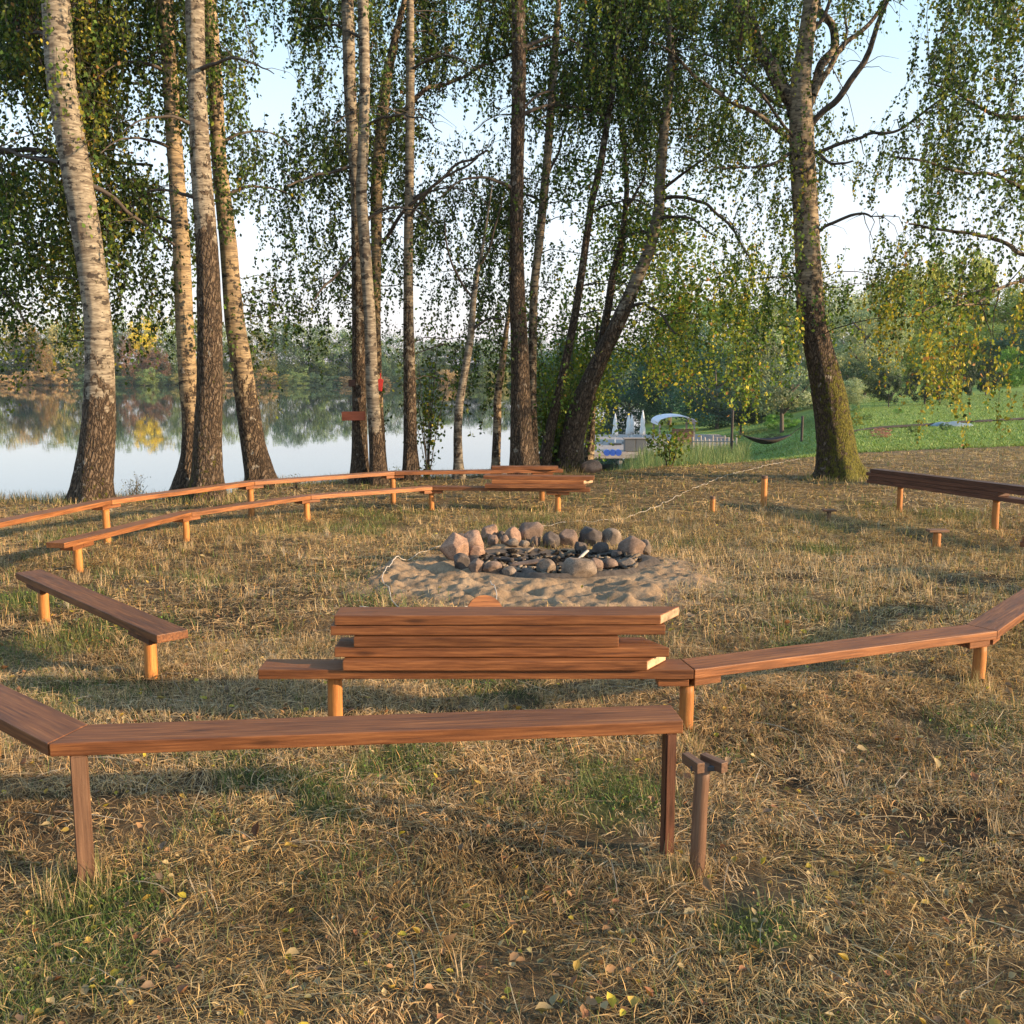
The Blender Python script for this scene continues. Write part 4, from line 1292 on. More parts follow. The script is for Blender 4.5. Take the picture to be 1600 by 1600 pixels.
BROAD = {'TL'}
def build_crown(key):
    t = TREES[key]
    LV = []; LC = []; TW = []; TR = []; BW = []; BRr = []
    for (P, px, py) in t['cl']:
        # bough from the nearest trunk / limb point above or below, arching to P
        dist = np.linalg.norm(t['BP'] - P, axis=1) + .6 * np.maximum(t['BP'][:, 2] - P[2] - .8, 0)
        i = int(np.argmin(dist)); S = t['BP'][i]
        if dist[i] < 3.0 and rng.random() < .13:
            k = np.linspace(0, 1, 6)[:, None]
            mid = (S + P) / 2 + np.array([0, 0, .18 * np.linalg.norm(P - S)]) + rng.normal(0, .08, 3)
            B = (1 - k) ** 2 * S + 2 * k * (1 - k) * mid + k ** 2 * P
            B[1:] += rng.normal(0, .03, (5, 3))
            BW.append(B); BRr.append(np.linspace(min(.011, .5 * t['BR'][i]), .003, 6))
        if key in BROAD or (880 < px < 1150 and 260 < py < 720 and rng.random() < .62):
            n = int(rng.integers(16, 34))
            C = P + rng.normal(0, 1, (n, 3)) * np.array([.28, .28, .13])
            D = rng.normal(size=(n, 3)) + np.array([0, 0, -.5]); D /= np.linalg.norm(D, axis=1, keepdims=True)
            V, _ = leaf_quads(C, D, rng.uniform(.05, .09, n), asp=.85)
            c = leaf_colors(n, px, py) * (.8 if key == 'TL' else 1.0)
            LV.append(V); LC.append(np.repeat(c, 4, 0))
            continue
        ns = 2 + int(rng.integers(0, 2))
        for s_ in range(ns):
            L_ = float(rng.uniform(.25, .85))
            if px > 1380 and py > 380 or (1030 < px < 1230 and py > 380): L_ *= 1.25
            o = P + rng.normal(0, .14, 3)
            sway = rng.normal(0, .10, 2)
            k = np.linspace(0, 1, 5)
            W = np.stack([o[0] + sway[0] * k + .03 * np.sin(k * 5 + s_), o[1] + sway[1] * k, o[2] - L_ * k ** 1.15], 1)
            TW.append(W); TR.append(np.linspace(.0028, .0012, 5))
            n = int(L_ / .030)
            q = rng.random(n)
            C = np.stack([np.interp(q, k, W[:, d]) for d in range(3)], 1) + rng.normal(0, .022, (n, 3))
            D = rng.normal(0, .62, (n, 3)) + np.array([0, 0, -.75]); D /= np.linalg.norm(D, axis=1, keepdims=True)
            V, _ = leaf_quads(C, D, rng.uniform(.040, .075, n))
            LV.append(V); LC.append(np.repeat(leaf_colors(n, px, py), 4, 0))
    rt = t['root']
    piv = tuple(rt.location)
    if t['limbs'] or BW:
        for W, rd in t['limbs']:
            C, r, s = resample(W, rd, .06)
            C = C + .5 * r[:, None] * np.stack([np.sin(s * 5), np.cos(s * 4), np.sin(s * 7 + 1)], 1)
            so = float(rng.uniform(0, 99)); am = .09 * np.clip(s / max(s[-1], .1) * 3, 0, 1)
            C = C + am[:, None] * np.stack([fbm(s * 2.2 + so, s * 0, 5) - .5, fbm(s * 2.2 + so, s * 0 + 9, 6) - .5, fbm(s * 2.6 + so, s * 0 + 4, 7) - .5], 1)
            # side twigs
            for q in range(int(s[-1] / .30)):
                i0 = int(rng.integers(len(s) // 5, len(s) - 1)); Ls = float(rng.uniform(.25, .8))
                dd = rng.normal(0, 1, 3); dd[2] = abs(dd[2]) * .6; dd /= np.linalg.norm(dd)
                kk2 = np.linspace(0, 1, 6)[:, None]
                BW.append(C[i0] + dd * kk2 * Ls + np.array([0, 0, -.45]) * Ls * kk2 ** 2 + rng.normal(0, .012, (6, 3)) * (kk2 > 0)); BRr.append(np.linspace(min(.008, r[i0] * .5), .002, 6))
            V, Q = tubes([C], [r], 10); n = len(V)
            mesh_np("limb", V, Q, M['bark'] if key in ('T12', 'T1', 'TR', 'T3c', 'T10') and rd[0] > .05 else M['limb'], rt, C[0], smooth=True,
                    attrs={"rough": np.full(n, .5), "moss": np.zeros(n), "tint": np.full(n, .3)})
        Vs = []; Qs = []; o = 0
        if BW:
            V, Q = tubes(BW, BRr, 4); Vs.append(V); Qs.append(Q + o); o += len(V)
        if TW:
            V, Q = tubes(TW, TR, 3); Vs.append(V); Qs.append(Q + o); o += len(V)
        if Vs:
            mesh_np("twigs", np.concatenate(Vs), np.concatenate(Qs), M['twig'], rt, piv)["kind"] = "stuff"
    if LV:
        V = np.concatenate(LV); c = np.concatenate(LC)
        mesh_np("crown", V, np.arange(len(V)).reshape(-1, 4), M['leaf'], rt, piv, col=c)
        return len(V) // 4
    return 0
nl = 0
for kk in TREES: nl += build_crown(kk)
print("leaves", nl)

# ------------------------------------------------------------------ understorey near the leaning birch
def leafy_plant(name, px, py, Y, w, h, n, label, cat, size=(.05, .09), cols=(C_MID, C_YG * .75), stem_w=3, bright=1.2, flat=.8, stems=3, yel=.03):
    """a bush or sapling: px, py = foot, w h crown size in px, at distance Y"""
    f = at_y(px, py, Y); f[2] = gz(f[0], Y)
    H = (h / F) * Y; Wd = (w / F) * Y / 2
    rt = thing(name, f, label, cat)
    Ws = []; Rs = []; LV = []; LC = []
    nb = stems * 6
    for i in range(nb):
        top = f + np.array([rng.normal(0, .5) * Wd, rng.normal(0, .5) * Wd, H * rng.uniform(.45, 1.0)])
        s0 = f + np.array([rng.normal(0, .04), rng.normal(0, .04), 0])
        k = np.linspace(0, 1, 6)[:, None]
        mid = (s0 + top) / 2; mid[:2] = s0[:2] + (top[:2] - s0[:2]) * .3
        B = (1 - k) ** 2 * s0 + 2 * k * (1 - k) * mid + k ** 2 * top
        Ws.append(B); Rs.append(np.linspace(stem_w / 2 / F * Y, .002, 6) * rng.uniform(.5, 1))
        m = n // nb
        q = rng.uniform(.3, 1.05, m)
        C = np.stack([np.interp(q, k[:, 0], B[:, d]) for d in range(3)], 1) + rng.normal(0, 1, (m, 3)) * np.array([Wd * .24, Wd * .24, H * .07])
        D = rng.normal(size=(m, 3)) + np.array([0, 0, -.3]); D /= np.linalg.norm(D, axis=1, keepdims=True)
        V, _ = leaf_quads(C, D, rng.uniform(*size, m), asp=.8)
        c = np.where((rng.random(m) < .5)[:, None], cols[0], cols[1])
        c = np.where((rng.random(m) < yel)[:, None], C_YEL, c) * rng.uniform(.6, 1.3, (m, 1)) * bright
        LV.append(V); LC.append(np.repeat(c, 4, 0))
    V, Q = tubes(Ws, Rs, 5)
    mesh_np("stem", V, Q, M['limb'], rt, tuple(f))
    V = np.concatenate(LV)
    mesh_np("crown", V, np.arange(len(V)).reshape(-1, 4), M['leaf'], rt, tuple(f), col=np.concatenate(LC))
leafy_plant("young_broadleaf_tree", 885, 735, 20.7, 165, 340, 8500, "bushy young broadleaf tree, bright yellow-green, filling the gap behind the leaning birch", "tree", stem_w=7, stems=4, yel=.04, bright=1.6, size=(.055, .09))
leafy_plant("young_broadleaf_tree", 862, 740, 18.9, 100, 190, 2200, "low leafy shoots between the thick dark trunk and the leaning birch", "tree", stem_w=4, stems=3)
leafy_plant("young_broadleaf_tree", 668, 745, 17.6, 80, 250, 700, "sparse young broadleaf shoots behind the narrow straight birch", "tree", stem_w=3, stems=2, bright=.9, yel=.06)
leafy_plant("sapling", 1046, 728, 20.5, 74, 92, 420, "slim green sapling in front of the deck and its brown hut", "tree", size=(.06, .1), stem_w=3, stems=1, bright=1.1)
leafy_plant("bush", 212, 783, 13.9, 46, 44, 260, "wispy small-leaved bush at the water's edge beside the lone thick birch", "bush", size=(.015, .028), cols=(np.array([.10, .11, .07]), np.array([.16, .16, .10])), stem_w=1.2, stems=4, bright=1)
leafy_plant("bush", 465, 766, 15.4, 40, 26, 160, "wispy plant at the water's edge between the two birch clusters", "bush", size=(.015, .028), cols=(np.array([.10, .11, .07]), np.array([.16, .16, .10])), stem_w=1.2, stems=3, bright=1)
leafy_plant("bush", 668, 752, 17.0, 34, 34, 90, "sparse dark-leaved plant at the foot of the narrow straight birch", "bush", size=(.03, .05), stem_w=1.2, stems=2, bright=.6)
leafy_plant("bush", 622, 752, 16.8, 26, 24, 110, "low tuft plant between the white banded birch and the narrow straight birch", "bush", size=(.02, .03), stem_w=1.2, stems=2, bright=.9)

# boulder behind the leaning birch
rock(924, 731, 30, 20, 'st_pink', "smooth pinkish boulder on the bank behind the foot of the leaning birch", .1, 77)["group"] = "boulder on the bank"

# boards nailed on the birch trio
def nailed():
    Y = TREES['T3a']['Y'] - .22
    a = at_y(534, 643, Y); b = at_y(571, 657, Y)
    c = (a + b) / 2
    bm = bmesh.new(); bmesh.ops.create_cube(bm, size=1, matrix=Matrix.Diagonal((b[0] - a[0], .03, a[2] - b[2], 1)))
    bmesh.ops.bevel(bm, geom=bm.edges[:], offset=.004, segments=1, affect='EDGES')
    tag(bm_obj("nailed_board", bm, M['red_board'], None, (c[0], Y, c[2]), (0, R(-1), 0)), "red-brown board nailed across the brownish birch trunk above the bench", "board")
    a = at_y(545, 593, Y + .1); b = at_y(556, 604, Y + .1); c = (a + b) / 2
    bm = bmesh.new(); bmesh.ops.create_cube(bm, size=1, matrix=Matrix.Diagonal((b[0] - a[0], .10, a[2] - b[2], 1)))
    bmesh.ops.bevel(bm, geom=bm.edges[:], offset=.004, segments=1, affect='EDGES')
    tag(bm_obj("wooden_block", bm, M['board_dark'], None, (c[0], Y + .1, c[2])), "small brown block fixed to the brownish birch above the nailed board", "block")
    Y = TREES['T3b']['Y'] + .05
    root = thing("red_box", at_y(594, 601, Y), "small bright red box hanging on the birch trio over the water", "box")  # plain red box of unknown use
    a = at_y(590, 592, Y); b = at_y(598, 611, Y); c = (a + b) / 2
    bm = bmesh.new(); bmesh.ops.create_cube(bm, size=1, matrix=Matrix.Diagonal((b[0] - a[0], .07, a[2] - b[2], 1)))
    bmesh.ops.bevel(bm, geom=bm.edges[:], offset=.008, segments=2, affect='EDGES')
    bm_obj("box_body", bm, M['red'], root, (c[0], Y, c[2]), (0, R(8), 0))
    bm = bmesh.new(); bmesh.ops.create_cube(bm, size=1, matrix=Matrix.Diagonal((.012, .012, .10, 1)))
    bm_obj("hanger", bm, M['red'], root, (c[0] + .01, Y, a[2] + .04))
nailed()

# ------------------------------------------------------------------ distant trees (crown + trunk, shared meshes, own colours)
def crown_mesh(seed, n, form, ls=1.0, zk=1.0):
    rs = np.random.default_rng(seed)
    ncl = 46 if zk == 1 else 110
    cl = []
    while len(cl) < ncl:
        p = rs.uniform(-1, 1, 3); p[2] = rs.uniform(0, 1)
        r = math.hypot(p[0], p[1])
        z = p[2]
        if form == 'round': lim = math.sqrt(max(0, 1 - ((z - .5) / .52) ** 2))
        elif form == 'cone': lim = max(0, (1 - z)) * 1.02 + .05
        elif form == 'tall': lim = math.sqrt(max(0, 1 - ((z - .5) / .52) ** 2)) ** .7
        else: lim = math.sqrt(max(0, 1 - ((z - .45) / .56) ** 2))
        if r <= lim and (r > lim * .45 or rs.random() < .35): cl.append((p[0], p[1], z))
    cl = np.array(cl)
    sz = rs.uniform(.13, .27, ncl) * (.6 if form == 'cone' else 1)
    w = sz ** 2; idx = rs.choice(ncl, n, p=w / w.sum())
    d = rs.normal(size=(n, 3)); d /= np.linalg.norm(d, axis=1, keepdims=True)
    rad = sz[idx] * rs.uniform(.55, 1.08, n)
    P = cl[idx] + d * rad[:, None] * np.array([1, 1, .5 if zk == 1 else zk * .9])
    nr = d + rs.normal(0, .45, (n, 3)); nr /= np.linalg.norm(nr, axis=1, keepdims=True)
    up = np.cross(nr, rs.normal(size=(n, 3))); up /= np.linalg.norm(up, axis=1, keepdims=True)
    sd_ = np.cross(nr, up)
    s = rs.uniform(.022, .048, n) * ls
    V = np.stack([P - up * s[:, None], P - sd_ * (s * .8)[:, None], P + up * s[:, None], P + sd_ * (s * .8)[:, None]], 1).reshape(-1, 3)
    V[:, 2] = np.repeat(P[:, 2], 4) + (V[:, 2] - np.repeat(P[:, 2], 4)) * zk
    cc = (.72 + .55 * rs.random(ncl))[idx] * rs.uniform(.75, 1.25, n)
    tint = rs.uniform(-1, 1, ncl)[idx]
    C = np.stack([cc * (1 + .13 * tint), cc, cc * (1 - .1 * tint)], 1)
    me_o = mesh_np("crown", V, np.arange(len(V)).reshape(-1, 4), M['leaf_far'], col=np.repeat(C, 4, 0))
    me = me_o.data; bpy.data.objects.remove(me_o)
    return me
def trunk_mesh(seed):
    rs = np.random.default_rng(seed)
    Ws = []; Rs = []
    k = np.linspace(0, 1, 7)
    Ws.append(np.stack([.03 * np.sin(k * 4 + seed), .03 * np.cos(k * 3), k * .85 - .02], 1)); Rs.append(np.linspace(.045, .008, 7))
    for i in range(7):
        a = rs.uniform(0, 6.28); z = rs.uniform(.12, .6)
        Ws.append(np.stack([math.cos(a) * k * .6, math.sin(a) * k * .6, z + k * .28], 1)); Rs.append(np.linspace(.02, .004, 7))
    V, Q = tubes(Ws, Rs, 6)
    o = mesh_np("trunk", V, Q, M['far_trunk'], smooth=True); me = o.data; bpy.data.objects.remove(o)
    return me
CM = {f: [crown_mesh(s0 + i, n, f, .8, zz) for i in range(k)] for f, s0, n, k, zz in (('round', 1, 7000, 5, .42), ('tall', 20, 7000, 4, .42), ('cone', 30, 2600, 1, 1), ('low', 40, 3500, 3, 1))}
CMH = [crown_mesh(60 + i, 26000, 'round', .55, .45) for i in range(3)]
CMS = [crown_mesh(80 + i, 9000, 'low', .6) for i in range(2)]
TM = [trunk_mesh(3 + i) for i in range(3)]

def far_tree(px, top, wpx, Y, color, label, group=None, form='round', cat="tree", name="tree", bot=.18, hi=False, basepy=None):
    x = at_y(px, 600, Y)[0]
    g = gz(x, Y)
    if Y > 200: g = max(g, -4.1)
    zt = at_y(px, top, Y)[2]
    H = max(zt - g, .3); W = wpx / F * Y / 2
    rt = thing(name, (x, Y, g), label, cat, group)
    me = random.choice(CMS if form == 'low' else CMH) if hi else random.choice(CM[form])
    c = bpy.data.objects.new("crown", me); COL.objects.link(c); c.parent = rt
    c.location = (0, 0, H * bot); c.scale = (W * 1.0, W * .9, H * (1 - bot)); c.rotation_euler[2] = random.uniform(0, 6.28)
    c.color = (*color, 1)
    if bot > .03:
        t_ = bpy.data.objects.new("trunk", random.choice(TM)); COL.objects.link(t_); t_.parent = rt
        s = H; t_.scale = (min(W, H * .6), min(W, H * .6), s * .95); t_.rotation_euler[2] = random.uniform(0, 6.28)
    return rt

# far shore
GRN = (.16, .23, .09); OLV = (.34, .31, .12); TAN = (.42, .29, .15); BLU = (.08, .14, .08); YEL = (.62, .50, .04); LGR = (.22, .29, .09)
FAR = [(-70, 500, 62, BLU), (-30, 498, 58, GRN), (5, 545, 50, BLU), (28, 508, 48, OLV), (52, 515, 44, TAN), (78, 512, 40, GRN), (98, 520, 36, OLV), (120, 508, 48, GRN),
       (150, 518, 40, OLV), (172, 520, 34, BLU), (195, 505, 44, GRN), (262, 512, 50, OLV), (292, 505, 44, GRN), (318, 512, 40, OLV),
       (345, 516, 36, GRN), (372, 522, 34, LGR), (425, 515, 40, GRN), (448, 518, 42, BLU), (475, 514, 46, GRN), (498, 522, 34, BLU), (522, 522, 44, GRN), (548, 530, 40, BLU), (575, 532, 40, GRN),
       (602, 536, 38, BLU), (630, 535, 42, GRN), (660, 538, 40, BLU), (690, 540, 40, GRN), (720, 545, 44, BLU), (752, 540, 46, BLU), (785, 536, 48, GRN), (815, 538, 44, BLU), (850, 535, 50, BLU)]
for i, (px, top, w, c) in enumerate(FAR):
    nm = {GRN: "green", OLV: "olive", TAN: "tan", BLU: "deep blue-green", LGR: "light green"}[c]
    far_tree(px, top - 12, w * 1.75, 300 + (i * 37 % 17), c, f"{nm} tree in the wood lining the far lake shore", f"{nm} trees on the far shore", form=random.choice(['round', 'tall']), bot=.0 if i % 3 else .04)
far_tree(238, 492, 46, 312, BLU, "tallest dark tree rising behind the bright yellow one on the far shore", form='tall', bot=.02)
far_tree(226, 496, 46, 296, YEL, "bright yellow autumn tree on the far shore", form='round', bot=.45)
far_tree(206, 520, 40, 295, (.26, .15, .09), "pinkish-brown tree beside the yellow one on the far shore", form='tall', bot=.0)
far_tree(246, 545, 44, 294, (.17, .10, .07), "reddish-brown tree below the yellow one at the far waterline", form='round', bot=.0)
far_tree(405, 520, 54, 292, (.17, .16, .055), "large round golden-olive tree on the far shore beyond the three-trunk cluster", form='round', bot=.0)
far_tree(70, 535, 34, 292, (.26, .17, .07), "rusty-tan tree at the far waterline before the olive trees", form='tall', bot=.0)
# low waterside growth
for i, px in enumerate(range(-80, 880, 26)):
    far_tree(px, 580 + random.uniform(-6, 8), 44, 288 + random.uniform(-3, 3), random.choice([BLU, OLV, GRN, TAN, BLU]), "low bushy growth at the far waterline", "bushes on the far waterline", form='low', bot=0, name="waterside_bush", cat="bush")

# right hand wood and garden
G2 = (.19, .28, .09); GRY = (.27, .33, .20); BG2 = (.06, .13, .09); YG2 = (.36, .40, .10)
RT = [
 (1120, 535, 170, 78, BG2, "deep blue-green tree behind the brown hut and fence", 'round'),
 (1050, 500, 150, 92, BG2, "dark tree rising behind the white canopy", 'round'),
 (985, 540, 130, 100, BG2, "dark tree behind the closed umbrellas", 'round'),
 (915, 520, 140, 120, BG2, "dark tree over the end of the lake bay", 'round'),
 (860, 545, 120, 150, BG2, "shadowy tree across the narrow bay", 'round'),
 (1180, 455, 150, 105, G2, "tall green tree behind the drooping leaves beside the mossy birch", 'tall'),
 (1080, 455, 160, 118, G2, "tall mid-green tree far behind the deck", 'tall'),
 (1290, 437, 130, 92, GRY, "pale grey-green tree showing right beside the mossy birch trunk", 'round'),
 (1350, 455, 130, 84, GRY, "grey-green tree between the mossy birch and the garden shrubs", 'round'),
 (1405, 432, 150, 112, G2, "broad green tree behind the lawn's first shrubs", 'round'),
 (1440, 405, 120, 118, YG2, "yellow-green tree, tall, behind the golden drooping boughs", 'tall'),
 (1492, 392, 110, 122, YG2, "tallest yellow-green tree at the top of the lawn", 'tall'),
 (1548, 446, 120, 120, G2, "green tree behind the dark round shrub on the lawn", 'round'),
 (1600, 440, 120, 125, (.22, .22, .05), "golden-green tree at the top corner of the lawn", 'round'),
 (1665, 440, 130, 115, G2, "green tree past the lawn's top corner", 'round'),
 (1230, 560, 110, 84, BG2, "dark bushy tree filling the shade behind the hammock", 'round'),
 (1420, 520, 120, 100, G2, "shady dark tree low behind the lawn shrubs", 'round'),
 (1340, 560, 110, 76, (.05, .09, .05), "bushy tree where the lawn meets the wood by the mossy birch", 'round'),
 (1520, 500, 130, 112, G2, "shady dark tree low behind the hedge", 'round'),
 (1610, 505, 130, 104, BG2, "dark tree above the clipped hedge", 'round'),
]
for px, top, w, Y, c, lab, fm in RT:
    far_tree(px, top, w, Y, c, lab, form=fm, hi=True, bot=.05)
far_tree(1222, 470, 175, 58, (.20, .25, .16), "grey-green weeping willow behind the hammock", form='round', hi=True, bot=.2, name="willow_tree")
far_tree(1160, 600, 130, 66, (.035, .07, .055), "bluish spruce-dark tree shading the fence", form='round', hi=True, bot=.25)
far_tree(1316, 590, 90, 62, GRY, "silvery small tree close behind the mossy birch foot", form='round', hi=True, bot=.15)
far_tree(1222, 645, 62, 62, (.12, .26, .05), "bright green bush behind the hammock", form='low', bot=0, name="bush", cat="bush", hi=True)
far_tree(1212, 690, 40, 50, (.04, .07, .03), "dark low bush under the end of the hammock", form='low', bot=0, name="bush", cat="bush")
for px, top, w, Y, lab in [(1390, 580, 42, 63, "upright dark pine shrub nearest the mossy birch on the lawn"), (1447, 572, 66, 65, "wide dark pine shrub, second on the lawn slope"),
                           (1500, 560, 48, 69, "dark pine shrub, third of the row on the lawn slope"), (1540, 560, 52, 74, "roundest dark pine shrub at the top of the lawn row")]:
    far_tree(px, top, w * 1.1, Y, (.028, .05, .032), lab, "pine shrubs on the lawn", form='low', bot=.1, name="pine_shrub", cat="shrub", hi=True)
far_tree(1588, 535, 62, 84, (.11, .24, .045), "bright green leafy shrub over the clipped hedge", form='low', bot=0, name="shrub", cat="shrub", hi=True)
far_tree(1342, 634, 24, 42, (.26, .26, .05), "little golden conical conifer beside the mossy birch foot", form='cone', bot=0, name="conifer", cat="tree")
far_tree(1358, 648, 16, 46, (.10, .17, .05), "small green bush beside the golden conifer", form='low', bot=0, name="bush", cat="bush")
far_tree(1382, 668, 36, 33, (.42, .20, .17), "low pink flowering shrub before the dark lawn edging", form='low', bot=0, name="flowering_shrub", cat="shrub")
far_tree(1406, 642, 18, 52, (.13, .28, .06), "thin pale green sapling alone on the lawn", form='tall', bot=.15, name="sapling", cat="tree")
far_tree(1481, 660, 20, 36, (.06, .12, .04), "spiky green plant beside the grey tarp on the lawn edging", form='low', bot=0, name="plant", cat="plant")
far_tree(1432, 672, 18, 35, (.10, .15, .05), "small plant at the near end of the grey tarp", form='low', bot=0, name="plant", cat="plant")
# clipped hedge
def hedge():
    a = at_y(1566, 600, 86); b = at_y(1680, 596, 90)
    n = 7000; k = rng.random(n)
    g = float(G(a[0], 86)); 
    P = a + (b - a) * k[:, None]; P[:, 1] += rng.uniform(-.5, .5, n)
    gx = G(P[:, 0], P[:, 1])
    P[:, 2] = gx + rng.uniform(0, 1, n) ** .7 * 1.15
    D = rng.normal(size=(n, 3)); D /= np.linalg.norm(D, axis=1, keepdims=True)
    V, _ = leaf_quads(P, D, rng.uniform(.12, .22, n))
    c = np.array([.05, .13, .03]) * rng.uniform(.7, 1.4, (n, 1))
    o = mesh_np("hedge", V, np.arange(len(V)).reshape(-1, 4), M['leaf'], col=np.repeat(c, 4, 0), pivot=(a[0], a[1], g))
    tag(o, "low clipped green hedge along the top of the lawn", "hedge")
hedge()

# lawn edging and tarp
def edging():
    pts = [(1325, 678), (1370, 677), (1430, 676), (1480, 675), (1500, 672), (1560, 665), (1600, 660), (1660, 652)]
    W = [at_y(a, b, 37 + i * .9) for i, (a, b) in enumerate(pts)]
    W = [np.array([p[0], p[1], gz(p[0], p[1]) + .07]) for p in W]
    C, r, s = resample(W, [.055] * len(W), .4)
    V, Q = tubes([C], [r], 8)
    o = mesh_np("lawn_edging", V, Q, M['edging'], smooth=True, pivot=C[0]); tag(o, "dark low timber edging crossing the green lawn", "edging")
    c = W[3] + np.array([-.15, -.7, 0]); c[2] = gz(c[0], c[1])
    bm = bmesh.new(); bmesh.ops.create_icosphere(bm, subdivisions=3, radius=1)
    for v in bm.verts:
        v.co = Vector((v.co.x * .85, v.co.y * .5, max(v.co.z, -.1) * .16 * (1 + .3 * math.sin(v.co.x * 9))))
    tag(bm_obj("tarp", bm, flat_mat("grey_tarp", (.16, .21, .24), .5), None, c, smooth=True), "flat blue-grey tarp heap against the dark lawn edging", "tarp")
edging()

# ------------------------------------------------------------------ deck by the lake
def boxm(bm, cx, cy, cz, sx, sy, sz, rz=0):
    bmesh.ops.create_cube(bm, size=1, matrix=Matrix.Translation((cx, cy, cz)) @ Matrix.Rotation(rz, 4, 'Z') @ Matrix.Diagonal((sx, sy, sz, 1)))
DK = 62.0
def deck():
    zt = at_y(1000, 706, 54.0)[2]
    x0 = at_y(905, 690, 60)[0]; x1 = at_y(1165, 690, 60)[0]
    c = ((x0 + x1) / 2, 61, zt)
    root = thing("deck", c, "weathered grey timber deck reaching out over the lake bay", "deck")
    bm = bmesh.new()
    n = 44
    for i in range(n):
        boxm(bm, 0, -7 + 14 * (i + .5) / n, -.03, x1 - x0, 14 / n - .02, .05)
    bm_obj("planking", bm, M['grey_deck'], root, c)
    bm = bmesh.new()
    boxm(bm, 0, -7.02, -.2, x1 - x0, .05, .3)
    for i in range(8):
        boxm(bm, -(x1 - x0) / 2 + (i + .5) * (x1 - x0) / 8, -6.8, -1.0, .16, .16, 1.6)
    bm_obj("frame", bm, M['grey_deck'], root, c)
    return zt
zd = deck()
def umbrella(px, top, Y, label):
    x = at_y(px, 680, Y)[0]
    zt = at_y(px, top, Y)[2]
    root = thing("parasol", (x, Y, zd), label, "parasol", "closed white parasols on the deck")
    H = zt - zd
    bm = bmesh.new(); bmesh.ops.create_cone(bm, cap_ends=True, segments=8, radius1=.03, radius2=.03, depth=H - .1); 
    bm_obj("pole", bm, M['fabric_white'], root, (x, Y, zd + (H - .1) / 2))
    bm = bmesh.new(); rows = []
    for k in range(9):
        f = k / 8; row = []
        for i in range(16):
            a = i * math.pi / 8
            r = (.155 - .03 * f) * (1 - f ** 3 * .96) * (1 + .22 * math.cos(a * 8 + 0) * (1 - f)) * (.75 if k == 3 else 1)
            row.append(bm.verts.new((r * math.cos(a), r * math.sin(a), f * (H * .72))))
        rows.append(row)
    for k in range(8):
        for i in range(16):
            bm.faces.new((rows[k][i], rows[k][(i + 1) % 16], rows[k + 1][(i + 1) % 16], rows[k + 1][i]))
    bm.faces.new(rows[-1]); bm.faces.new(rows[0][::-1])
    bm_obj("canopy", bm, M['fabric_white'], root, (x, Y, zd + H * .28), smooth=True)
    bm = bmesh.new(); boxm(bm, 0, 0, .05, .7, .7, .1)
    bm_obj("base", bm, M['metal_dark'], root, (x, Y, zd))
umbrella(961, 645, 59, "closed white parasol nearest the leaning birch on the deck")
umbrella(982, 644, 60, "closed white parasol in the middle of the deck row, beside a twin")
umbrella(987, 647, 62, "closed white parasol half hidden behind the middle one")
umbrella(1004, 640, 59, "tallest closed white parasol at the hut end of the row")
def cabinet():
    Y = 54.5
    a = at_y(975, 685, Y); b = at_y(1009, 706, Y)
    c = (a + b) / 2; w = b[0] - a[0]; h = a[2] - zd
    root = thing("storage_box", (c[0], Y, zd), "dark grey double storage box standing at the near edge of the deck", "storage box")
    for i, dx in enumerate((-w / 4, w / 4)):
        bm = bmesh.new(); boxm(bm, 0, 0, h / 2, w / 2 - .03, .7, h - .03)
        bmesh.ops.bevel(bm, geom=bm.edges[:], offset=.015, segments=1, affect='EDGES')
        bm_obj("door_panel", bm, M['cabinet'], root, (c[0] + dx, Y, zd))
    bm = bmesh.new(); boxm(bm, 0, 0, h + .01, w + .08, .8, .05); bm_obj("lid", bm, M['grey_deck'], root, (c[0], Y, zd))
cabinet()
def barrels():
    Y = 53.0
    for i, px in enumerate((948, 957, 966)):
        a = at_y(px, 707, Y); bm = bmesh.new()
        bmesh.ops.create_cone(bm, cap_ends=True, segments=16, radius1=.17, radius2=.17, depth=.34, matrix=Matrix.Rotation(math.pi / 2, 4, 'X'))
        tag(bm_obj("float_barrel", bm, M['blue'], None, (a[0], Y, a[2]), smooth=False), "blue float barrel under the near edge of the deck", "barrel", "blue floats under the deck")
barrels()
def hut():
    Y = 60
    a = at_y(1026, 668, Y); b = at_y(1078, 690, Y); xc = (a[0] + b[0]) / 2; w = b[0] - a[0]
    root = thing("canopy_hut", (xc, Y, zd), "open hut with a pale arched canopy roof and brown board counter on the deck", "hut")
    zt = at_y(1050, 648, Y)[2]; ze = at_y(1050, 661, Y)[2]
    bm = bmesh.new(); V0 = []
    for k in range(13):
        f = k / 12; a_ = math.pi * f
        V0.append([bm.verts.new((-w / 2 * 1.15 * math.cos(a_), s * 1.5, (zt - ze) * math.sin(a_) ** .8 + off)) for s in (-1, 1) for off in (0, -.04)])
    for k in range(12):
        p, q = V0[k], V0[k + 1]
        bm.faces.new((p[0], q[0], q[2], p[2])); bm.faces.new((p[1], p[3], q[3], q[1])); bm.faces.new((p[0], p[1], q[1], q[0])); bm.faces.new((p[2], q[2], q[3], p[3]))
    bm_obj("roof", bm, M['roof'], root, (xc, Y, ze))
    for sx in (-1, 1):
        for sy in (-1, 1):
            bm = bmesh.new(); boxm(bm, 0, 0, (ze - zd) / 2, .1, .1, ze - zd)
            bm_obj("post", bm, M['grey_deck'], root, (xc + sx * w * .5, Y + sy * 1.3, zd))
    bm = bmesh.new()
    for i in range(6): boxm(bm, 0, 0, .08 + i * .16, w * .62, .05, .15)
    bm_obj("counter", bm, M['post_dark'], root, (xc + w * .15, Y - 1.4, zd))
hut()
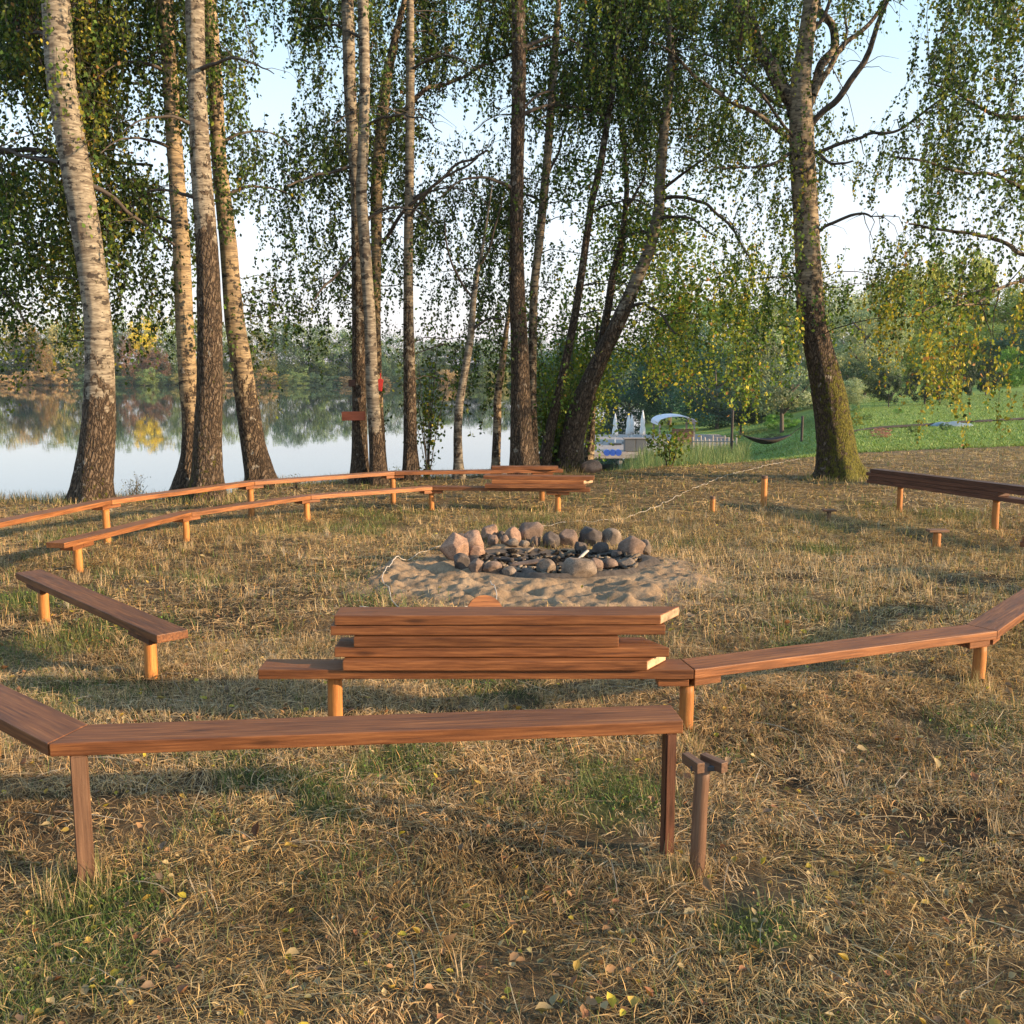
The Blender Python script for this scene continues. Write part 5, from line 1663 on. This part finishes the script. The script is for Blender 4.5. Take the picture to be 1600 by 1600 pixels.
def fence():
    xs = np.linspace(1082, 1150, 12)
    root = None
    for i, px in enumerate(xs):
        Y = 52 - i * .3
        p = at_y(px, 706, Y); g = gz(p[0], Y)
        zt = at_y(px, 683 + 3 * math.sin(i * 2.1), Y)[2]
        if root is None: root = thing("picket_fence", (p[0], Y, g), "row of thin weathered stakes between the deck hut and the hammock", "fence")
        log_post("stake", p[0], Y, g - .1, zt, .045, M['grey_deck'], root)
    a = at_y(1082, 690, 52); b = at_y(1150, 690, 48.7)
    V, Q = tubes([np.array([a, (a + b) / 2, b])], [[.03] * 3], 6)
    mesh_np("rail", V, Q, M['grey_deck'], root, tuple(root.location))
fence()
def hammock():
    Y = 40
    a = at_y(1160, 684, Y); b = at_y(1235, 684, Y)
    root = thing("hammock", ((a + b) / 2), "dark striped hammock slung between posts on the grass bank", "hammock")
    nu, nv = 25, 9
    V = []; 
    for i in range(nu):
        u = i / (nu - 1)
        for j_ in range(nv):
            v = j_ / (nv - 1) - .5
            wd = .95 * math.sin(math.pi * min(max(u, .04), .96)) ** .6
            sag = .36 * math.sin(math.pi * u)
            V.append((a[0] + (b[0] - a[0]) * u, Y + v * wd, a[2] + .12 - sag * (1 - .9 * (2 * v) ** 2 * .6) - .0))
    V = np.array(V); Q = [(i * nv + j_, (i + 1) * nv + j_, (i + 1) * nv + j_ + 1, i * nv + j_ + 1) for i in range(nu - 1) for j_ in range(nv - 1)]
    o = mesh_np("cloth", V, Q, M['hammock'], root, tuple(root.location), smooth=True)
    md = o.modifiers.new("s", 'SOLIDIFY'); md.thickness = .02
    for q, px, tp in ((0, 1143, 640), (1, 1252, 650)):
        p = at_y(px, 700, Y); g = gz(p[0], Y); zt = at_y(px, tp, Y)[2]
        log_post("post", p[0], Y, g - .2, zt, .055, M['twig'], root)
        e = V[nv // 2] if q == 0 else V[-nv // 2 - 1 + 1]
        ep = (a if q == 0 else b) + np.array([0, 0, .12])
        V2, Q2 = tubes([np.array([[p[0], Y, ep[2] + .35], (np.array([p[0], Y, ep[2] + .35]) + ep) / 2, ep])], [[.012] * 3], 5)
        mesh_np("rope", V2, Q2, M['twig'], root, tuple(root.location))
hammock()

# ------------------------------------------------------------------ grasses
def blades(P, az, Ln, H, wd, C, seg=2, name="grass", label="", curl=.3, mat='blade', lay=True):
    """curved ribbons. P (n,3) foot, az heading, Ln horizontal run, H height of the arc / tip"""
    n = len(P)
    k = np.linspace(0, 1, seg + 1)
    d = np.stack([np.cos(az), np.sin(az)], 1)
    s = np.stack([-np.sin(az), np.cos(az)], 1)
    cv = rng.normal(0, curl, n)
    V = np.zeros((n, seg + 1, 2, 3), np.float32)
    for i, q in enumerate(k):
        c = P[:, :2] + d * (Ln * q)[:, None] + s * (cv * Ln * q * q)[:, None]
        z = P[:, 2] + (H * 4 * q * (1 - q) if lay else H * q ** .8)
        w = wd * (1 - .85 * q if not lay else (1 - .7 * abs(2 * q - 1) ** 2))
        tilt = rng.uniform(-.5, .5, n) if i == 0 else tilt
        for j_, sg in enumerate((-1, 1)):
            V[:, i, j_, :2] = c + s * (sg * w / 2)[:, None]
            V[:, i, j_, 2] = z + sg * w * tilt * .5
    idx = np.arange(n * (seg + 1) * 2).reshape(n, seg + 1, 2)
    Q = np.stack([idx[:, :-1, 0], idx[:, 1:, 0], idx[:, 1:, 1], idx[:, :-1, 1]], -1).reshape(-1, 4)
    Cc = np.repeat(C.astype(np.float32), (seg + 1) * 2, 0)
    o = mesh_np(name, V.reshape(-1, 3), Q, M[mat], col=Cc)
    tag(o, label, kind="stuff")
    return o

STRAW = np.array([.50, .36, .20]); HAY = np.array([.34, .245, .13]); OLD = np.array([.16, .11, .065]); GREY = np.array([.36, .30, .22]); GRN1 = np.array([.085, .125, .03]); GRN2 = np.array([.17, .18, .065]); ORG = np.array([.42, .25, .11])

def sample_band(y0, y1, n, wide=.60):
    y = np.sqrt(rng.uniform(y0 ** 2, y1 ** 2, n)); x = rng.uniform(-1, 1, n) * (y * wide + .4)
    return x, y

def sun_patch(x, y):
    """pools of sunlight painted into the hay as pale straw: round the sand and toward the open side"""
    return np.clip(1.2 * (1 - sstep(.6, 2.2, np.hypot((x - 1.9) / 1.4, y - 8.4))) + .8 * (1 - sstep(.5, 1.5, np.hypot((x + 1.6) / 1.6, y - 4.9))), 0, 1)

def hay(y0, y1, n, wmin, wmax, lmin, lmax, hmax, name, label, seg=2, side=False):
    x, y = sample_band(y0, y1, n)
    if side:
        y = rng.uniform(y0, y1, n); x = rng.choice([-1, 1], n) * (y.clip(0) * .585 + .3 + rng.random(n) ** 1.3 * 7)
    t = x / np.maximum(y, 5)
    keep = (y < edgeY(t) + .6)
    sa = sand_amt(x, y)
    keep &= (rng.random(n) > sa * 1.12 - .02)
    bare = sstep(.58, .72, fbm(x * 2.6, y * 2.6, 55)) * .75
    keep &= rng.random(n) > bare
    x, y = x[keep], y[keep]; n = len(x)
    flow = fbm(x * .9, y * .9, 61) * 9 + fbm(x * 4.5, y * 4.5, 62) * 5
    az = flow + rng.normal(0, .75, n)
    g = green_amt(x, y)
    isg = rng.random(n) < g * .62 + .05
    Ln = rng.uniform(lmin, lmax, n) * rng.choice([.5, 1, 1, 1.4], n)
    mound = fbm(x * 5, y * 5, 66)
    H = rng.uniform(.003, hmax, n) * (.3 + 1.8 * np.clip(mound - .3, 0, 1))
    z = G(x, y) + rng.uniform(-.004, .022, n) * (.5 + 1.6 * np.clip(mound - .3, 0, 1)) + .03 * np.clip(mound - .5, 0, 1)
    wd = rng.uniform(wmin, wmax, n)
    sp_ = sun_patch(x, y)
    pal = np.stack([STRAW, HAY, OLD, GREY, ORG, HAY]); 
    ci = rng.choice(6, n, p=[.22, .22, .26, .14, .05, .11])
    C = pal[ci]
    tone = (.6 * fbm(x * 1.4, y * 1.4, 77) + .4 * fbm(x * 4.5, y * 4.5, 78))[:, None]
    C = C * np.clip(.12 + 2.05 * tone, .3, 2.0) * np.array([1.10, 1.0, .84])
    og = sstep(.5, .62, fbm(x * .7 + 3, y * .7, 79))[:, None]
    C = C * (1 - .35 * og) + C * np.array([.85, .92, .7]) * .35 * og
    C = np.where((rng.random(n) < sp_ * .6)[:, None], STRAW * 1.1, C)  # paler straw carries the painted sunlight
    gc = np.where((rng.random(n) < .6)[:, None], GRN1, GRN2)
    far = sstep(8, 15, y)[:, None]
    C = C * (1 - .35 * far) + np.array([.30, .235, .11]) * .35 * far
    C = np.where(isg[:, None], gc, C) * rng.uniform(.65, 1.35, (n, 1))
    up = isg | (rng.random(n) < .09 + .12 * sp_)
    blades(np.stack([x, y, z], 1)[~up], az[~up], Ln[~up], H[~up], wd[~up], C[~up], seg, name, label, curl=.35)
    m = up
    nn = m.sum()
    z2 = G(x[m], y[m])
    blades(np.stack([x[m], y[m], z2], 1), rng.uniform(0, 6.28, nn), rng.uniform(.01, .06, nn), rng.uniform(.02, .075, nn) * (1.0 + .4 * (y[m] > 6)), wd[m] * 1.1, C[m], 2, name, label.replace("matted", "standing"), curl=.5, lay=False)

hay(2.05, 6.2, 240000, .0014, .0034, .02, .085, .018, "dry_grass", "matted dry mown grass covering the near ground", 3)
hay(6.2, 12.5, 230000, .0026, .0055, .03, .11, .02, "dry_grass", "matted dry grass around the benches and fire ring")
hay(12.5, 29, 150000, .007, .013, .07, .20, .03, "dry_grass", "matted dry grass at the far edge of the clearing")

hay(-1.0, 22, 130000, .006, .011, .06, .16, .03, "dry_grass", "matted dry grass beyond both sides of the bench circle", side=True)

# loose tufts of upright straw
def tufts():
    Ps = []; Az = []; Ln = []; H = []; W = []; C = []
    for _ in range(900):
        y = math.sqrt(random.uniform(2.1 ** 2, 13 ** 2)); x = random.uniform(-1, 1) * (y * .56 + .3)
        if float(sand_amt(x, y)) > .5: continue
        g = float(green_amt(x, y))
        n = random.randint(8, 26)
        base = (GRN2 if random.random() < g * .8 + .06 else random.choice([STRAW, HAY, GREY, STRAW]))
        a0 = random.uniform(0, 6.28)
        px = x + rng.normal(0, .018, n); py_ = y + rng.normal(0, .018, n)
        Ps.append(np.stack([px, py_, G(px, py_) - .003], 1))
        Az.append(rng.normal(a0, .9, n)); Ln.append(rng.uniform(.01, .09, n)); H.append(rng.uniform(.03, .12, n) * random.uniform(.5, 1.1))
        W.append(rng.uniform(.0016, .0034, n) * max(1, y / 5)); C.append(base * rng.uniform(.7, 1.3, (n, 1)))
    blades(np.concatenate(Ps), np.concatenate(Az), np.concatenate(Ln), np.concatenate(H), np.concatenate(W), np.concatenate(C), 3, "grass_tufts", "small upright tufts of straw and green grass", curl=.6, lay=False)
tufts()
# taller grass round the post feet and tree feet
def feet_grass():
    Ps = []; C = []
    spots = [(at_g(115, 1372), .12, 260, 1), (at_g(1045, 1355), .07, 90, 0), (at_g(1085, 1350), .07, 90, 0), (at_g(222, 1056), .09, 120, 0), (at_g(76, 995), .09, 100, 0),
             (at_g(516, 1172), .09, 120, 0), (at_g(1070, 1172), .08, 100, 0), (at_g(1530, 1085), .1, 160, 0), (at_g(125, 912), .08, 80, 0), (at_g(290, 862), .08, 70, 0),
             (at_g(145, 786), .5, 500, 1), (at_g(325, 783), .5, 500, 1), (at_g(1310, 750), .6, 600, 1), (at_g(410, 760), .5, 400, 1), (at_g(1407, 809), .1, 80, 0), (at_g(1193, 792), .08, 80, 0), (at_g(1113, 798), .1, 90, 0)]
    for p, r, n, gr in spots:
        a = rng.uniform(0, 6.28, n); q = r * np.sqrt(rng.uniform(.15, 1, n))
        x = p[0] + q * np.cos(a); y = p[1] + q * np.sin(a)
        Ps.append(np.stack([x, y, G(x, y) - .004], 1))
        c = np.where((rng.random(n) < (.5 if gr else .15))[:, None], GRN2 * 1.2, STRAW * .9) * rng.uniform(.7, 1.3, (n, 1))
        C.append(c)
    P_ = np.concatenate(Ps); n = len(P_)
    d = P_[:, 1] / 5
    blades(P_, rng.uniform(0, 6.28, n), rng.uniform(.01, .06, n), rng.uniform(.03, .13, n), rng.uniform(.002, .0035, n) * np.maximum(1, d), np.concatenate(C), 3, "grass_tufts", "longer grass left standing round the posts and tree feet", curl=.5, lay=False)
feet_grass()
# clover like ground cover in the green patches
def clover():
    n = 60000
    x, y = sample_band(2.1, 7.5, n)
    m = rng.random(n) < green_amt(x, y) * .9 - .15
    x, y = x[m], y[m]; n = len(x)
    D = rng.normal(0, .6, (n, 3)) + np.array([0, 0, .25]); D /= np.linalg.norm(D, axis=1, keepdims=True)
    P = np.stack([x, y, G(x, y) + rng.uniform(.002, .03, n)], 1)
    V, _ = leaf_quads(P, D, rng.uniform(.007, .017, n), asp=.8)
    c = np.where((rng.random(n) < .7)[:, None], np.array([.09, .17, .03]), np.array([.17, .22, .05])) * rng.uniform(.6, 1.4, (n, 1))
    o = mesh_np("ground_cover", V, np.arange(len(V)).reshape(-1, 4), M['blade'], col=np.repeat(c, 4, 0))
    tag(o, "small-leaved green ground cover in the dry grass", kind="stuff")
clover()
# long pale stalks lying about
def stalks():
    n = 900
    x, y = sample_band(2.1, 9, n)
    m = sand_amt(x, y) < .4
    x, y = x[m], y[m]; n = len(x)
    z = G(x, y) + rng.uniform(.012, .035, n)
    c = np.where((rng.random(n) < .5)[:, None], STRAW * 1.25, GREY * 1.2) * rng.uniform(.8, 1.2, (n, 1))
    blades(np.stack([x, y, z], 1), rng.uniform(0, 6.28, n), rng.uniform(.12, .38, n), rng.uniform(.004, .02, n), rng.uniform(.0018, .0034, n), c, 4, "dry_stalks", "long pale dead stalks lying across the grass", curl=.25)
stalks()

# fallen leaves: folded blades with a curled tip
def fallen():
    n = 3600
    y = 2.05 + 13 * rng.random(n) ** 1.5; x = rng.uniform(-1, 1, n) * (y * .56 + .3)
    m = (sand_amt(x, y) < .6) | (rng.random(n) < .15)
    x, y = x[m], y[m]; n = len(x)
    S = rng.uniform(.013, .032, n) * np.where(rng.random(n) < .12, 1.5, 1)
    az = rng.uniform(0, 6.28, n); 
    d = np.stack([np.cos(az), np.sin(az), rng.normal(0, .25, n)], 1); d /= np.linalg.norm(d, axis=1, keepdims=True)
    up = np.stack([rng.normal(0, .35, n), rng.normal(0, .35, n), np.ones(n)], 1)
    s = np.cross(up, d); s /= np.linalg.norm(s, axis=1, keepdims=True); u = np.cross(d, s)
    P = np.stack([x, y, G(x, y) + rng.uniform(.016, .038, n)], 1)
    fold = rng.uniform(.2, 1.1, n)
    def pt(a, b, c): return P + d * (S * a)[:, None] + s * (S * b)[:, None] + u * (S * c)[:, None]
    V = np.stack([pt(-.5, 0, 0), pt(-.3, .33, 0) + u * (S * fold * .4)[:, None], pt(.05, .38, 0) + u * (S * fold * .5)[:, None], pt(.55, 0, 0) + u * (S * fold * .5)[:, None], pt(.05, -.38, 0) + u * (S * fold * .5)[:, None],
                  pt(-.3, -.33, 0) + u * (S * fold * .4)[:, None], pt(0, 0, 0)], 1).reshape(-1, 3)
    b = (np.arange(n) * 7)[:, None]
    Q = np.concatenate([b + np.array([[0, 6, 2, 1]]), b + np.array([[6, 3, 2, 2]])[:, [0, 1, 2, 2]][:, :4], ], 0)
    Q = np.concatenate([b + np.array([[0, 6, 2, 1]]), b + np.array([[0, 5, 4, 6]])], 0)
    T = np.concatenate([b + np.array([[6, 3, 2]]), b + np.array([[6, 4, 3]])], 0)
    pal = np.array([[.46, .35, .18], [.50, .34, .08], [.40, .23, .11], [.30, .14, .07], [.50, .40, .05], [.25, .17, .11], [.26, .24, .12]])
    c = pal[rng.choice(7, n, p=[.28, .14, .20, .12, .08, .12, .06])] * rng.uniform(.5, 1.0, (n, 1))
    # one triangle mesh
    Tri = np.concatenate([Q[:, [0, 1, 2]], Q[:, [0, 2, 3]], T], 0)
    o = mesh_np("fallen_leaves", V, Tri, M['blade'], col=np.repeat(c, 7, 0))
    tag(o, "fallen birch leaves, yellow tan and brown, scattered over the grass", kind="stuff")
fallen()

# reeds on the bank before the deck, and grass on the water's edge
def reeds():
    n = 16000
    t = rng.uniform(.085, .235, n); y = rng.uniform(26, 46, n); x = t * y
    z = G(x, y)
    C = np.where((rng.random(n) < .7)[:, None], np.array([.10, .17, .06]), np.array([.22, .24, .10])) * rng.uniform(.7, 1.3, (n, 1))
    h_ = rng.uniform(.5, 1.25, n) * (1 - .5 * sstep(.16, .235, t))
    blades(np.stack([x, y, z], 1), rng.uniform(0, 6.28, n), rng.uniform(.05, .3, n), h_, rng.uniform(.012, .03, n), C, 3, "reeds", "green reeds along the bank in front of the deck", curl=.3, lay=False)
    n = 9000
    t = rng.uniform(-.55, .08, n); y = edgeY(t) + rng.uniform(-.3, .9, n); x = t * y
    C = np.where((rng.random(n) < .5)[:, None], GRN2, HAY) * rng.uniform(.6, 1.3, (n, 1))
    blades(np.stack([x, y, G(x, y)], 1), rng.uniform(0, 6.28, n), rng.uniform(.02, .1, n), rng.uniform(.04, .18, n), rng.uniform(.004, .008, n), C, 2, "bank_grass", "short grass fringing the top of the lake bank", curl=.4, lay=False)
    # lawn texture
    n = 90000
    t = rng.uniform(.16, .62, n); e = edgeY(t); y = e + 1.5 + rng.random(n) ** 1.3 * 50; x = t * y
    C = np.where((rng.random(n) < .8)[:, None], np.array([.18, .27, .07]), np.array([.28, .33, .12])) * rng.uniform(.7, 1.3, (n, 1))
    blades(np.stack([x, y, G(x, y)], 1), rng.uniform(0, 6.28, n), rng.uniform(.02, .1, n), rng.uniform(.03, .08, n), rng.uniform(.02, .05, n), C, 1, "lawn_grass", "short mown green lawn grass", curl=.4, lay=False)
reeds()

# ------------------------------------------------------------------ morning haze
def haze():
    m = bpy.data.materials.new("haze"); m.use_nodes = True
    nt = m.node_tree; nt.nodes.remove(nt.nodes["Principled BSDF"])
    v = nt.nodes.new("ShaderNodeVolumePrincipled")
    v.inputs["Color"].default_value = (.80, .88, 1, 1); v.inputs["Density"].default_value = .00015
    v.inputs["Anisotropy"].default_value = .2
    nt.links.new(v.outputs[0], nt.nodes["Material Output"].inputs["Volume"])
    bm = bmesh.new()
    bmesh.ops.create_cube(bm, size=1, matrix=Matrix.Translation((0, 0, 11)) @ Matrix.Diagonal((1340, 1340, 38, 1)))
    o = bm_obj("haze", bm, m)
    tag(o, "pale morning haze over the lake and woods", kind="stuff")
haze()
